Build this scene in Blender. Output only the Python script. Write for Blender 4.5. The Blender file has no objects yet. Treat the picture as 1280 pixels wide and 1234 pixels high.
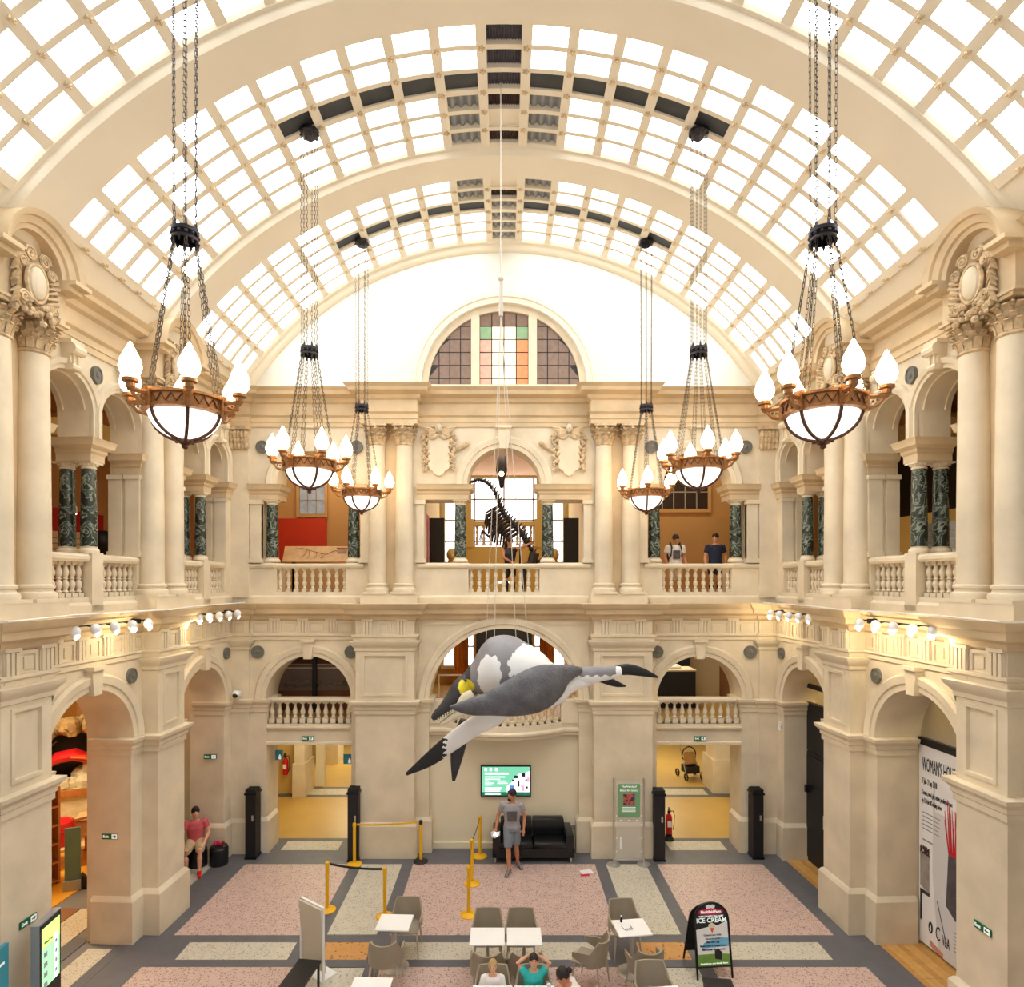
import bpy, bmesh, math, random
from math import pi, sin, cos, tan, atan2, asin, sqrt, radians
from mathutils import Vector, Matrix
from mathutils.geometry import tessellate_polygon
random.seed(7)
SC = bpy.context.scene
COL = SC.collection
# ------------------------------------------------------------------ camera
FPX, CX, HY, EYE, D = 770.0, 630.0, 727.0, 6.38, 14.53
cam = bpy.data.cameras.new('camera'); camo = bpy.data.objects.new('camera', cam); COL.objects.link(camo)
cam.sensor_fit = 'HORIZONTAL'; cam.sensor_width = 36.0; cam.lens = FPX/1280*36
cam.shift_x = (640-CX)/1280; cam.shift_y = (HY-617)/1280
cam.clip_start = 0.05; cam.clip_end = 200
camo.location = (0, 0, EYE); camo.rotation_euler = (pi/2, 0, 0)
SC.camera = camo
# ------------------------------------------------------------------ world, exposure
W_ = bpy.data.worlds.new('world'); SC.world = W_; W_.use_nodes = True
W_.node_tree.nodes['Background'].inputs[0].default_value = (1.0, 0.985, 0.96, 1)
W_.node_tree.nodes['Background'].inputs[1].default_value = .45
SC.view_settings.view_transform = 'Standard'; SC.view_settings.look = 'None'
SC.view_settings.gamma = 1; SC.view_settings.use_curve_mapping = False
SC.view_settings.exposure = 0.5
SC.cycles.max_bounces = 7; SC.cycles.diffuse_bounces = 5; SC.cycles.use_denoising = True
SC.cycles.sample_clamp_indirect = 6; SC.cycles.use_adaptive_sampling = True; SC.cycles.adaptive_threshold = .03
PANE = 5.2
# ------------------------------------------------------------------ materials
def lin(c): return tuple((v/12.92 if v <= .04045 else ((v+.055)/1.055)**2.4) for v in c)
def rgb(r, g, b): return lin((r/255, g/255, b/255))
MATS = {}
def mat(name, c, rough=.6, var=.0, scale=6, metal=0, emit=0, speck=None, bump=0, coat=0, alpha=None, trans=0):
    m = bpy.data.materials.new(name); m.use_nodes = True; MATS[name] = m
    nt = m.node_tree; b = nt.nodes['Principled BSDF']; c = lin((c[0]/255, c[1]/255, c[2]/255))
    b.inputs['Base Color'].default_value = (*c, 1); b.inputs['Roughness'].default_value = rough
    b.inputs['Metallic'].default_value = metal
    if coat: b.inputs['Coat Weight'].default_value = coat
    if trans: b.inputs['Transmission Weight'].default_value = trans
    if emit:
        b.inputs['Emission Color'].default_value = (*c, 1); b.inputs['Emission Strength'].default_value = emit
    if alpha is not None: b.inputs['Alpha'].default_value = alpha
    if var or speck:
        tc = nt.nodes.new('ShaderNodeTexCoord'); src = tc.outputs['Object']
        col = None
        if var:
            n = nt.nodes.new('ShaderNodeTexNoise'); n.inputs['Scale'].default_value = scale; n.inputs['Detail'].default_value = 5
            nt.links.new(src, n.inputs['Vector'])
            r = nt.nodes.new('ShaderNodeValToRGB')
            r.color_ramp.elements[0].position = .3; r.color_ramp.elements[1].position = .7
            r.color_ramp.elements[0].color = (*[max(0, v*(1-var)) for v in c], 1)
            r.color_ramp.elements[1].color = (*[min(1, v*(1+var*.6)) for v in c], 1)
            nt.links.new(n.outputs['Fac'], r.inputs['Fac']); col = r.outputs['Color']
        if speck:                                   # (colour, scale, amount)
            v = nt.nodes.new('ShaderNodeTexVoronoi'); v.inputs['Scale'].default_value = speck[1]
            nt.links.new(src, v.inputs['Vector'])
            r2 = nt.nodes.new('ShaderNodeValToRGB'); r2.color_ramp.interpolation = 'CONSTANT'
            r2.color_ramp.elements[0].color = (0, 0, 0, 1); r2.color_ramp.elements[1].position = 1-speck[2]
            r2.color_ramp.elements[1].color = (1, 1, 1, 1)
            nt.links.new(v.outputs['Color'], r2.inputs['Fac'])
            mx = nt.nodes.new('ShaderNodeMix'); mx.data_type = 'RGBA'
            nt.links.new(r2.outputs['Color'], mx.inputs['Factor'])
            if col: nt.links.new(col, mx.inputs[6])
            else: mx.inputs[6].default_value = (*c, 1)
            mx.inputs[7].default_value = (*lin((speck[0][0]/255, speck[0][1]/255, speck[0][2]/255)), 1)
            col = mx.outputs[2]
        nt.links.new(col, b.inputs['Base Color'])
        if bump:
            bp = nt.nodes.new('ShaderNodeBump'); bp.inputs['Strength'].default_value = bump; bp.inputs['Distance'].default_value = .02
            n3 = nt.nodes.new('ShaderNodeTexNoise'); n3.inputs['Scale'].default_value = scale*6; n3.inputs['Detail'].default_value = 6
            nt.links.new(src, n3.inputs['Vector']); nt.links.new(n3.outputs['Fac'], bp.inputs['Height'])
            nt.links.new(bp.outputs['Normal'], b.inputs['Normal'])
    return m
mat('stone', (224, 209, 181), .75, .13, 1.6, bump=.15)
mat('stone_warm', (216, 192, 154), .75, .2, 1.3, bump=.15)
mat('carved', (206, 180, 142), .8, .4, 9, bump=.4)
mat('plaster', (231, 220, 198), .7, .03, 1.0)
mat('white_plaster', (224, 219, 205), .7, .02, .8)
mat('cream_wall', (234, 222, 192), .7, .04, 1)
mat('tan_wall', (190, 150, 96), .8, .06, 1.2)
mat('yellow_wall', (226, 196, 118), .7, .05, 1.2)
mat('pink_wall', (224, 184, 140), .8, .05, 1.2)
mat('red_wall', (196, 52, 22), .6, .05, 2)
mat('deep_red', (170, 22, 20), .6, .05, 2)
mat('dark_room', (44, 34, 28), .8, .2, 2)
mat('brown_panel', (138, 92, 58), .7, .15, 2)
mat('terrazzo_pink', (206, 178, 165), .45, .08, 5, speck=((138, 112, 106), 60, .24))
mat('terrazzo_pale', (206, 198, 178), .45, .06, 5, speck=((152, 146, 132), 60, .22))
mat('terrazzo_orange', (206, 150, 84), .45, .10, 8, speck=((150, 96, 44), 28, .2))
mat('slate', (100, 99, 103), .5, .1, 4, speck=((94, 92, 96), 40, .15))
mat('floor_base', (120, 116, 116), .6, .05, 3)
mat('lino', (198, 162, 88), .35, .05, 2)
mat('parquet', (214, 164, 92), .4, .14, 7)
mat('parquet2', (200, 146, 76), .4, .14, 7)
mm_ = mat('marble', (38, 48, 42), .25, .5, 7); nt_ = mm_.node_tree; tc_ = nt_.nodes.new('ShaderNodeTexCoord'); nz_ = nt_.nodes.new('ShaderNodeTexNoise'); nz_.inputs['Scale'].default_value = 4.5; nz_.inputs['Detail'].default_value = 7; nz_.inputs['Distortion'].default_value = 1.6
rp_ = nt_.nodes.new('ShaderNodeValToRGB'); e_ = rp_.color_ramp.elements; e_[0].position = .46; e_[0].color = (.018, .026, .020, 1); e_[1].position = .62; e_[1].color = (.05, .075, .055, 1)
for ps_, cl_ in ((.50, (.30, .34, .27, 1)), (.535, (.03, .045, .035, 1))): q_ = e_.new(ps_); q_.color = cl_
nt_.links.new(tc_.outputs['Object'], nz_.inputs['Vector']); nt_.links.new(nz_.outputs['Fac'], rp_.inputs['Fac']); nt_.links.new(rp_.outputs['Color'], nt_.nodes['Principled BSDF'].inputs['Base Color'])
mat('iron', (58, 52, 54), .5, .2, 12, metal=.6)
mat('chain', (92, 82, 74), .5, .2, 20, metal=.7)
mat('bronze', (168, 118, 72), .4, .3, 25, metal=.55)
mat('dark_bronze', (92, 58, 44), .45, .3, 20, metal=.5)
mat('bowl_glass', (255, 250, 238), .4, emit=1.0)
mat('bulb', (255, 226, 178), .4, emit=9)
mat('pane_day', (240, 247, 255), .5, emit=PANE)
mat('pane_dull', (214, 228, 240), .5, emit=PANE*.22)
mat('pane_dark', (54, 58, 62), .5, .3, 3)
mat('louvre', (82, 78, 88), .6, .3, 14)
mat('louvre_brown', (66, 46, 42), .6, .2, 14)
mat('corrugated', (140, 143, 146), .4, .15, 5)
mat('lead', (40, 36, 36), .5, .1, 10)
mat('stained_brown', (128, 104, 88), .35, .2, 8, emit=.12)
mat('stained_pink', (206, 158, 136), .35, .2, 8, emit=.3)
mat('stained_pale', (238, 226, 190), .35, .15, 8, emit=.5)
mat('stained_green', (130, 160, 120), .35, .15, 8, emit=.25)
mat('stained_orange', (220, 136, 88), .35, .15, 8, emit=.3)
mat('roundel', (112, 110, 102), .6, .25, 18, bump=.4)
mat('black', (22, 22, 25), .45, .2, 8)
mat('black_metal', (20, 20, 22), .4, .1, 8, metal=.3)
mat('black_leather', (20, 20, 22), .32, .15, 10)
mat('yellow_post', (240, 182, 20), .35, .05, 6)
mat('steel', (200, 198, 194), .3, .08, 8, metal=.8)
mat('white_plastic', (240, 240, 238), .35, .02, 4)
mat('table_white', (250, 249, 246), .3, .01, 4)
mat('chair_taupe', (160, 148, 128), .45, .06, 5)
mat('chair_leg', (196, 184, 164), .35, .05, 6, metal=.4)
mat('wood', (176, 116, 62), .55, .2, 7)
mat('wood_light', (224, 186, 136), .55, .15, 7)
mat('green_sign', (18, 104, 62), .5, .03, 4)
mat('sign_white', (240, 246, 240), .5, emit=.25)
mat('teal', (58, 150, 170), .5, .06, 3)
mat('teal_grey', (92, 124, 116), .5, .06, 3)
mat('poster_green', (122, 168, 122), .55, .05, 3)
mat('screen_green', (120, 212, 176), .3, emit=.55)
mat('screen_dark', (40, 130, 108), .3, emit=.3)
mat('screen_white', (248, 250, 250), .3, emit=.7)
mat('screen_navy', (36, 44, 84), .3, emit=.2)
mat('screen_pink', (232, 170, 200), .3, emit=.6)
mat('screen_blue', (84, 140, 226), .3, emit=.5)
mat('kiosk_lime', (206, 244, 130), .3, emit=.75)
mat('kiosk_mint', (160, 246, 172), .3, emit=.75)
mat('kiosk_mid', (150, 150, 170), .4, emit=.2)
mat('grey_metal', (168, 170, 172), .4, .06, 6, metal=.4)
mat('board_back', (206, 198, 178), .55, .04, 2)
mat('red', (206, 26, 34), .4, .08, 4)
mat('magenta', (200, 30, 70), .45, .1, 4)
mat('orange', (232, 92, 30), .5, .12, 5)
mat('yellow_floor', (226, 164, 50), .4, .08, 2)
mat('rock', (176, 150, 104), .85, .35, 5, bump=.6)
mat('snow_rock', (214, 208, 180), .8, .18, 6, bump=.5)
mat('skin', (222, 164, 130), .5, .05, 5)
mat('skin_tan', (200, 136, 100), .5, .05, 5)
mat('hair_dark', (40, 28, 24), .6, .25, 30)
mat('hair_blond', (196, 158, 104), .6, .2, 30)
mat('grey_shirt', (158, 154, 156), .8, .08, 8)
mat('denim', (128, 136, 146), .8, .12, 12)
mat('dark_denim', (40, 44, 58), .8, .12, 12)
mat('pink_shirt', (206, 92, 100), .8, .06, 8)
mat('khaki', (196, 174, 136), .8, .08, 8)
mat('navy', (36, 44, 70), .8, .08, 8)
mat('teal_shirt', (52, 190, 184), .8, .06, 8)
mat('white_shirt', (240, 234, 228), .8, .04, 8)
mat('shoe_grey', (120, 112, 110), .7, .1, 8)
mat('print_dark', (96, 88, 90), .8, .4, 25)
mat('beast_grey', (98, 96, 99), .5, .35, 6, bump=.7)
mat('beast_dark', (54, 52, 54), .55, .25, 5, bump=.3)
mat('beast_light', (142, 138, 139), .6, .15, 5, bump=.3)
mat('beast_white', (244, 242, 238), .6, .03, 3, bump=.15)
mat('beast_black', (26, 25, 27), .5, .15, 5, bump=.2)
mat('beast_yellow', (240, 216, 40), .55, .12, 6)
mat('tooth', (236, 222, 190), .5, .05, 8)
mat('bone', (52, 42, 38), .5, .2, 12)
mat('wire', (205, 196, 180), .4)
mat('banner', (240, 238, 236), .5, .015, 2)
mat('banner_grey', (214, 212, 212), .5, .03, 2)
mat('ink', (46, 46, 50), .6)
mat('ink_grey', (140, 140, 144), .6)
mat('vase', (98, 94, 104), .35, .3, 6, metal=.5)
mat('vessel', (172, 164, 158), .4, .25, 7, metal=.3)
mat('berries', (70, 48, 48), .7, .4, 22)
mat('coral', (196, 26, 40), .5, .15, 10)
mat('finger', (206, 142, 118), .6, .1, 6)
mat('glass', (236, 240, 238), .06, alpha=.16)
mat('grass', (116, 160, 66), .6, .15, 8)
mat('sky_blue', (120, 186, 220), .6, .12, 5)
mat('patchwork', (190, 96, 80), .6, .5, 30, speck=((70, 50, 90), 22, .3))
mat('curtain', (206, 130, 50), .8, .15, 4)
mat('leaf_case', (120, 92, 60), .7, .4, 9)
mat('window_sky', (236, 242, 255), .5, emit=1.7)
mat('window_view', (134, 142, 150), .4, .35, 7, emit=.35)
mat('window_night', (44, 34, 34), .2, .2, 5)
mat('gold_lamp', (255, 206, 120), .4, emit=6)
mat('spot_glow', (255, 238, 206), .4, emit=14)
mat('stroller_tan', (178, 138, 84), .8, .12, 10)
# ------------------------------------------------------------------ mesh builder
class B:
    def __init__(s): s.v = []; s.f = []; s.m = []; s.cm = 0
    def add(s, vs, fs):
        o = len(s.v); s.v.extend([tuple(p) for p in vs]); s.f.extend([tuple(o+i for i in f) for f in fs]); s.m.extend([s.cm]*len(fs)); return s
    def box(s, x0, x1, y0, y1, z0, z1):
        return s.add([(x, y, z) for z in (z0, z1) for y in (y0, y1) for x in (x0, x1)],
                     [(0, 2, 3, 1), (4, 5, 7, 6), (0, 1, 5, 4), (2, 6, 7, 3), (0, 4, 6, 2), (1, 3, 7, 5)])
    def cbox(s, c, h, ax=None, ay=None, az=None):    # oriented box: centre, half sizes, axes
        c = Vector(c); ax = Vector(ax or (1, 0, 0)); ay = Vector(ay or (0, 1, 0)); az = Vector(az) if az else ax.cross(ay)
        return s.add([c+ax*h[0]*i+ay*h[1]*j+az*h[2]*k for k in (-1, 1) for j in (-1, 1) for i in (-1, 1)],
                     [(0, 2, 3, 1), (4, 5, 7, 6), (0, 1, 5, 4), (2, 6, 7, 3), (0, 4, 6, 2), (1, 3, 7, 5)])
    def rings(s, rs, closed=True, cap=True, loop=False):
        n = len(rs[0]); vs = [p for r in rs for p in r]; fs = []
        L = len(rs)
        for i in range(L if loop else L-1):
            j = (i+1) % L
            for k in range(n if closed else n-1):
                q = (k+1) % n; fs.append((i*n+k, i*n+q, j*n+q, j*n+k))
        if cap and not loop: fs += [tuple(range(n-1, -1, -1)), tuple((L-1)*n+k for k in range(n))]
        return s.add(vs, fs)
    def lathe(s, c, prof, seg=12, ax=None):          # prof: (r, z) up the axis
        cx, cy, cz = c; rs = []
        for r, z in prof: rs.append([(cx+r*cos(2*pi*k/seg), cy+r*sin(2*pi*k/seg), cz+z) for k in range(seg)])
        return s.rings(rs)
    def tube(s, pts, rad, seg=6, flat=None, up=(0, 0, 1), loop=False):   # flat: (width factor, thickness factor) of the section
        P = [Vector(p) for p in pts]; n = len(P); rs = []
        if not hasattr(rad, '__len__'): rad = [rad]*n
        U = Vector(up)
        for i in range(n):
            t = (P[(i+1) % n]-P[i-1]) if loop else (P[min(i+1, n-1)]-P[max(i-1, 0)])
            t.normalize(); a = U.cross(t)
            if a.length < 1e-3: a = Vector((1, 0, 0)).cross(t)
            a.normalize(); b = t.cross(a)
            ra, rb = (rad[i] if hasattr(rad[i], '__len__') else (rad[i], rad[i]))
            rs.append([P[i]+a*ra*cos(2*pi*k/seg)+b*rb*sin(2*pi*k/seg) for k in range(seg)])
        return s.rings(rs, loop=loop)
    def prism(s, outline, holes=(), y0=0, y1=.1, ends=True):   # outline/holes in (x,z), extruded along y
        loops = [list(outline)]+[list(h) for h in holes]; flat = [p for l in loops for p in l]
        tri = tessellate_polygon([[Vector((p[0], p[1], 0)) for p in l] for l in loops])
        n = len(flat); vs = [(p[0], y0, p[1]) for p in flat]+[(p[0], y1, p[1]) for p in flat]; fs = []
        if ends:
            for t in tri: fs.append(tuple(t)); fs.append(tuple(i+n for i in reversed(t)))
        o = 0
        for l in loops:
            for k in range(len(l)):
                q = (k+1) % len(l); fs.append((o+k, o+q, o+q+n, o+k+n))
            o += len(l)
        return s.add(vs, fs)
    def sweep(s, path, prof, closed=False):            # plan path (x,y), outward = right of travel; prof (p,z)
        n = len(path); P = [Vector((p[0], p[1])) for p in path]; rs = []
        for i in range(n):
            d0 = (P[i]-P[i-1]) if (i > 0 or closed) else (P[1]-P[0])
            d1 = (P[(i+1) % n]-P[i]) if (i < n-1 or closed) else (P[-1]-P[-2])
            d0.normalize(); d1.normalize()
            n0 = Vector((d0.y, -d0.x)); n1 = Vector((d1.y, -d1.x)); m = n0+n1
            m = m/max(.3, m.dot(n1))
            rs.append([(P[i].x+m.x*p, P[i].y+m.y*p, z) for p, z in prof])
        return s.rings(rs, loop=closed)
    def arcsweep(s, c, R, a0, a1, prof, n=20, stilt=0):  # c (x,z); prof (radial offset, y); optional straight legs
        rs = []
        if stilt: rs.append([(c[0]+(R+o)*cos(a0), y, c[1]-stilt) for o, y in prof])
        for i in range(n+1):
            a = a0+(a1-a0)*i/n; rs.append([(c[0]+(R+o)*cos(a), y, c[1]+(R+o)*sin(a)) for o, y in prof])
        if stilt: rs.append([(c[0]+(R+o)*cos(a1), y, c[1]-stilt) for o, y in prof])
        return s.rings(rs)
    def ball(s, c, r, seg=10, rg=7, rot=None):
        r = r if hasattr(r, '__len__') else (r, r, r); rs = []
        for i in range(1, rg):
            a = -pi/2+pi*i/rg; rs.append([Vector((r[0]*cos(a)*cos(2*pi*k/seg), r[1]*cos(a)*sin(2*pi*k/seg), r[2]*sin(a))) for k in range(seg)])
        vs = [p for q in rs for p in q]+[Vector((0, 0, -r[2])), Vector((0, 0, r[2]))]
        if rot: vs = [rot @ p for p in vs]
        vs = [p+Vector(c) for p in vs]; fs = []; L = len(rs)
        for i in range(L-1):
            for k in range(seg): q = (k+1) % seg; fs.append((i*seg+k, i*seg+q, (i+1)*seg+q, (i+1)*seg+k))
        for k in range(seg): q = (k+1) % seg; fs.append((L*seg, q, k)); fs.append((L*seg+1, (L-1)*seg+k, (L-1)*seg+q))
        return s.add(vs, fs)
    def disc(s, c, r, t, axis='y', seg=20):
        rs = []
        for d in (0, t):
            ring = []
            for k in range(seg):
                a = 2*pi*k/seg; u, w = r*cos(a), r*sin(a)
                ring.append({'y': (c[0]+u, c[1]+d, c[2]+w), 'x': (c[0]+d, c[1]+u, c[2]+w), 'z': (c[0]+u, c[1]+w, c[2]+d)}[axis])
            rs.append(ring)
        return s.rings(rs)
    def mesh(s, name, mats, smooth=30):
        me = bpy.data.meshes.new(name); me.from_pydata(s.v, [], s.f)
        for m in (mats if isinstance(mats, (list, tuple)) else [mats]): me.materials.append(MATS[m])
        if any(s.m): me.polygons.foreach_set('material_index', s.m)
        bm = bmesh.new(); bm.from_mesh(me); bmesh.ops.recalc_face_normals(bm, faces=bm.faces[:]); bm.to_mesh(me); bm.free()
        if smooth:
            me.polygons.foreach_set('use_smooth', [True]*len(me.polygons)); me.set_sharp_from_angle(angle=radians(smooth))
        me.update(); return me
def link(name, data, parent=None, loc=None, rotz=None):
    o = bpy.data.objects.new(name, data); COL.objects.link(o)
    if parent: o.parent = parent
    if loc is not None: o.location = loc
    if rotz is not None: o.rotation_euler = (0, 0, rotz)
    return o
def part(name, b, mats, parent=None, loc=None, smooth=30, label=None, rotz=None):
    o = link(name, b.mesh(name, mats, smooth) if isinstance(b, B) else b, parent, loc, rotz)
    if label: o['label'] = label
    return o
def tag(o, label, cat=None, group=None, kind=None):
    o['label'] = label
    if cat: o['category'] = cat
    if group: o['group'] = group
    if kind: o['kind'] = kind
    return o
def thing(name, label, cat, loc=(0, 0, 0), rotz=0, group=None):
    return tag(link(name, None, None, loc, rotz), label, cat, group)
def copy_tree(o, parent=None):
    c = o.copy(); COL.objects.link(c); c.parent = parent
    for ch in list(o.children): copy_tree(ch, c)
    return c
def text(txt, size, name='lettering', mats='ink', parent=None, mw=None, align='CENTER', depth=.002, bold=0, label=None, width=None, xs=1):
    cu = bpy.data.curves.new(name, 'FONT'); cu.body = txt; cu.size = size; cu.align_x = align; cu.extrude = depth; cu.offset = bold; cu.resolution_u = 2
    o = bpy.data.objects.new(name, cu); COL.objects.link(o)
    dg = bpy.context.evaluated_depsgraph_get(); me = bpy.data.meshes.new_from_object(o.evaluated_get(dg))
    bpy.data.objects.remove(o); bpy.data.curves.remove(cu)
    me.materials.clear(); me.materials.append(MATS[mats])
    for v in me.vertices: v.co = Vector((v.co.x*xs, -v.co.z, v.co.y))      # text stands in the xz plane facing -y
    if width:
        xsn = [v.co.x for v in me.vertices]; k = width/max(1e-6, max(xsn)-min(xsn))
        for v in me.vertices: v.co.x *= k
    q = link(name, me, parent)
    if mw is not None: q.location = mw
    if label: q['label'] = label
    return q
def P(px, py, d): return Vector(((px-CX)*d/FPX, d, EYE-(py-HY)*d/FPX))
def FL(px, py, z=0): return P(px, py, FPX*(EYE-z)/(py-HY))
# ================================================================== setting
FLARE = .045
def WX(Y): return 6.42+FLARE*(D-Y)
ZSP, ZFL, ZRAIL, ZTOP = 3.62, 5.87, 6.80, 10.87
P1, P2 = 2.93, 6.25; PW = .42; AC2, AC3 = 4.66, 8.0                                   # pier centres along the side walls, from the end wall
def arc(cx, cz, R, a0, a1, n=22): return [(cx+R*cos(a0+(a1-a0)*i/n), cz+R*sin(a0+(a1-a0)*i/n)) for i in range(n+1)]
def notch(x, R, zs, z0=0): return [(x-R, z0)]+arc(x, zs, R, pi, 0)+[(x+R, z0)]
CORN = [(0, 5.46), (.05, 5.5), (.07, 5.58), (.2, 5.63), (.22, 5.73), (.28, 5.77), (.33, 5.87), (0, 5.87)]
ARCHI = [(0, 5.0), (.04, 5.01), (.04, 5.08), (.08, 5.11), (.08, 5.15), (0, 5.16)]
IMPOST = [(0, 3.30), (.03, 3.31), (.03, 3.40), (.05, 3.42), (.05, 3.48), (.12, 3.55), (.13, 3.61), (0, 3.62)]
PCAP = [(0, 4.76), (.03, 4.78), (.03, 4.84), (.06, 4.88), (.12, 4.95), (.13, 5.0), (0, 5.01)]
PLINTH = [(0, 0), (.07, 0), (.07, .74), (.03, .80), (.0, .82)]
ENTAB = [(0, 10.02), (.03, 10.02), (.03, 10.12), (.05, 10.13), (.05, 10.24), (.1, 10.28), (.03, 10.3), (.03, 10.56), (.1, 10.6), (.12, 10.68), (.27, 10.73), (.29, 10.8), (.37, 10.87), (0, 10.87)]
SENT = [(0, 8.30), (.03, 8.31), (.03, 8.42), (.06, 8.46), (.06, 8.5), (.13, 8.55), (.15, 8.63), (.17, 8.66), (0, 8.66)]
ARCHIV = [(0, .02), (0, -.05), (.1, -.05), (.11, -.08), (.23, -.1), (.27, -.05), (.27, .02)]
# shared meshes --------------------------------------------------------------
def baluster_mesh(h, name):
    k = h/.56; b = B(); b.box(-.055, .055, -.055, .055, 0, .07*k); b.box(-.05, .05, -.05, .05, h-.045*k, h)
    b.lathe((0, 0, 0), [(.03, .07*k), (.048, .09*k), (.03, .12*k), (.052, .19*k), (.05, .23*k), (.026, .275*k), (.04, .285*k), (.04, .30*k), (.026, .31*k), (.05, .36*k), (.052, .4*k), (.03, .47*k), (.028, .49*k), (.045, .5*k), (.045, h-.045*k)], 10)
    return b.mesh(name, 'stone', 35)
BAL = baluster_mesh(.56, 'baluster')
def vase_mesh(h):
    b = B(); b.box(-.06, .06, -.06, .06, 0, .12); b.box(-.055, .055, -.055, .055, h-.04, h)
    b.lathe((0, 0, 0), [(.04, .12), (.058, .14), (.036, .18), (.058, .24), (.06, .28), (.032, .38), (.028, .45), (.045, .465), (.045, h-.04)], 10)
    return b.mesh('baluster', 'stone', 35)
VASE = vase_mesh(.5)
def triglyph_mesh():
    b = B(); b.box(-.11, .11, -.03, 0, 0, .40); b.box(-.13, .13, -.07, 0, .37, .42); b.box(-.12, .12, -.045, 0, -.05, -.01)
    for x in (-.075, 0, .075): b.box(x-.025, x+.025, -.06, 0, .01, .36)
    return b.mesh('triglyph', 'stone', 0)
TRI = triglyph_mesh()
def fpanel_mesh(w, h):
    b = B(); b.prism([(-w, 0), (w, 0), (w, h), (-w, h)], [[(-w+.05, .05), (w-.05, .05), (w-.05, h-.05), (-w+.05, h-.05)]], -.025, 0)
    b.box(-w+.09, w-.09, -.018, 0, .09, h-.09); return b.mesh('frieze_panel', 'stone', 0)
FPAN = fpanel_mesh(.16, .34); FPANW = fpanel_mesh(.24, .34)
def roundel_mesh():
    b = B(); b.disc((0, -.05, 0), .15, .06, 'y', 24); b.arcsweep((0, 0), .12, 0, 2*pi, [(0, -.04), (0, -.06), (.03, -.06), (.03, -.04)], 24)
    b.ball((0, -.05, 0), (.05, .02, .06)); return b.mesh('roundel', 'roundel')
RND = roundel_mesh()
def capital_mesh(r, h):
    b = B(); b.lathe((0, 0, 0), [(r*.95, 0), (r*1.06, .02), (r*1.06, .05), (r*.95, .06), (r*.98, h*.5), (r*1.15, h*.86)], 16)
    for row, (z0, n, hh, out) in enumerate(((.06, 12, h*.28, .04), (h*.26, 12, h*.30, .06), (h*.46, 12, h*.32, .085))):
        for k in range(n):
            a = 2*pi*(k+.5*row)/n; c, s_ = cos(a), sin(a); t = Vector((-s_, c, 0)); o = Vector((c, s_, 0)); w = r*.24
            pr = [(r*1.0, z0, w), (r*1.05+.01, z0+hh*.6, w*1.1), (r*1.1+out, z0+hh, w*.8), (r*1.1+out*1.3, z0+hh*.86, w*.5)]
            b.rings([[o*q[0]-t*q[2]+Vector((0, 0, q[1])), o*q[0]+t*q[2]+Vector((0, 0, q[1])), o*(q[0]-.03)+t*q[2]*.6+Vector((0, 0, q[1]-.01)), o*(q[0]-.03)-t*q[2]*.6+Vector((0, 0, q[1]-.01))] for q in pr])
    for k in range(4):
        a = pi/4+k*pi/2; o = Vector((cos(a), sin(a), 0)); t = Vector((-sin(a), cos(a), 0)); pts = []; R0 = r*1.25
        for i in range(10):
            q = i/9*1.6*pi; rr = .05*(1-i/14)
            pts.append(o*(R0+.0+rr*cos(q))+Vector((0, 0, h*.78+rr*sin(q))))
        b.tube(pts, .02, 5, up=t)
    for k in range(4):
        a = k*pi/2; b.ball((cos(a)*r*1.2, sin(a)*r*1.2, h*.84), .04, 6, 4)
    s = r*1.32; b.box(-s, s, -s, s, h*.9, h)
    return b.mesh('capital', 'carved', 40)
CAP = capital_mesh(.19, .49)
def colbase_mesh(r):
    b = B(); b.lathe((0, 0, 0), [(r*1.32, .05), (r*1.36, .09), (r*1.3, .13), (r*1.12, .15), (r*1.1, .18), (r*1.2, .2), (r*1.2, .23), (r*1.04, .25)], 20); b.box(-r*1.36, r*1.36, -r*1.36, r*1.36, 0, .05)
    return b.mesh('column_base', 'stone')
CBASE = colbase_mesh(.21)
def shaft_mesh(r, z0, z1, m):
    b = B(); n = 6; b.lathe((0, 0, 0), [(r*(1-.14*(i/n)**1.6), z0+(z1-z0)*i/n) for i in range(n+1)], 20); return b.mesh('column', m)
SHAFT = shaft_mesh(.21, 0, 3.20, 'stone'); MSHAFT = shaft_mesh(.142, .1, 1.36, 'marble')
def mbase():
    b = B(); b.lathe((0, 0, 0), [(.18, 0), (.18, .04), (.16, .07), (.14, .08), (.15, .1), (.12, .11)], 16); return b.mesh('column_base', 'stone')
def mcap():
    b = B(); b.lathe((0, 0, 0), [(.11, 0), (.135, .01), (.135, .03), (.12, .04), (.13, .06), (.17, .09)], 16); b.box(-.17, .17, -.17, .17, .09, .12)
    for k in range(12): a = 2*pi*k/12; b.ball((.15*cos(a), .15*sin(a), .075), .02, 5, 4)
    return b.mesh('capital', 'stone')
MB_, MC_ = mbase(), mcap()
def column(par, x, y, z=6.09):
    c = part('column', SHAFT, None, par, (x, y, z+.24)); part('column_base', CBASE, None, c, (0, 0, -.24)); part('capital', CAP, None, c, (0, 0, 3.20)); return c
def gcolumn(par, x, y, z=6.84):
    c = part('marble_column', MSHAFT, None, par, (x, y, z)); c['label'] = 'dark green veined marble column'
    part('column_base', MB_, None, c, (0, 0, 0)); part('capital', MC_, None, c, (0, 0, 1.35)); return c
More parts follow.
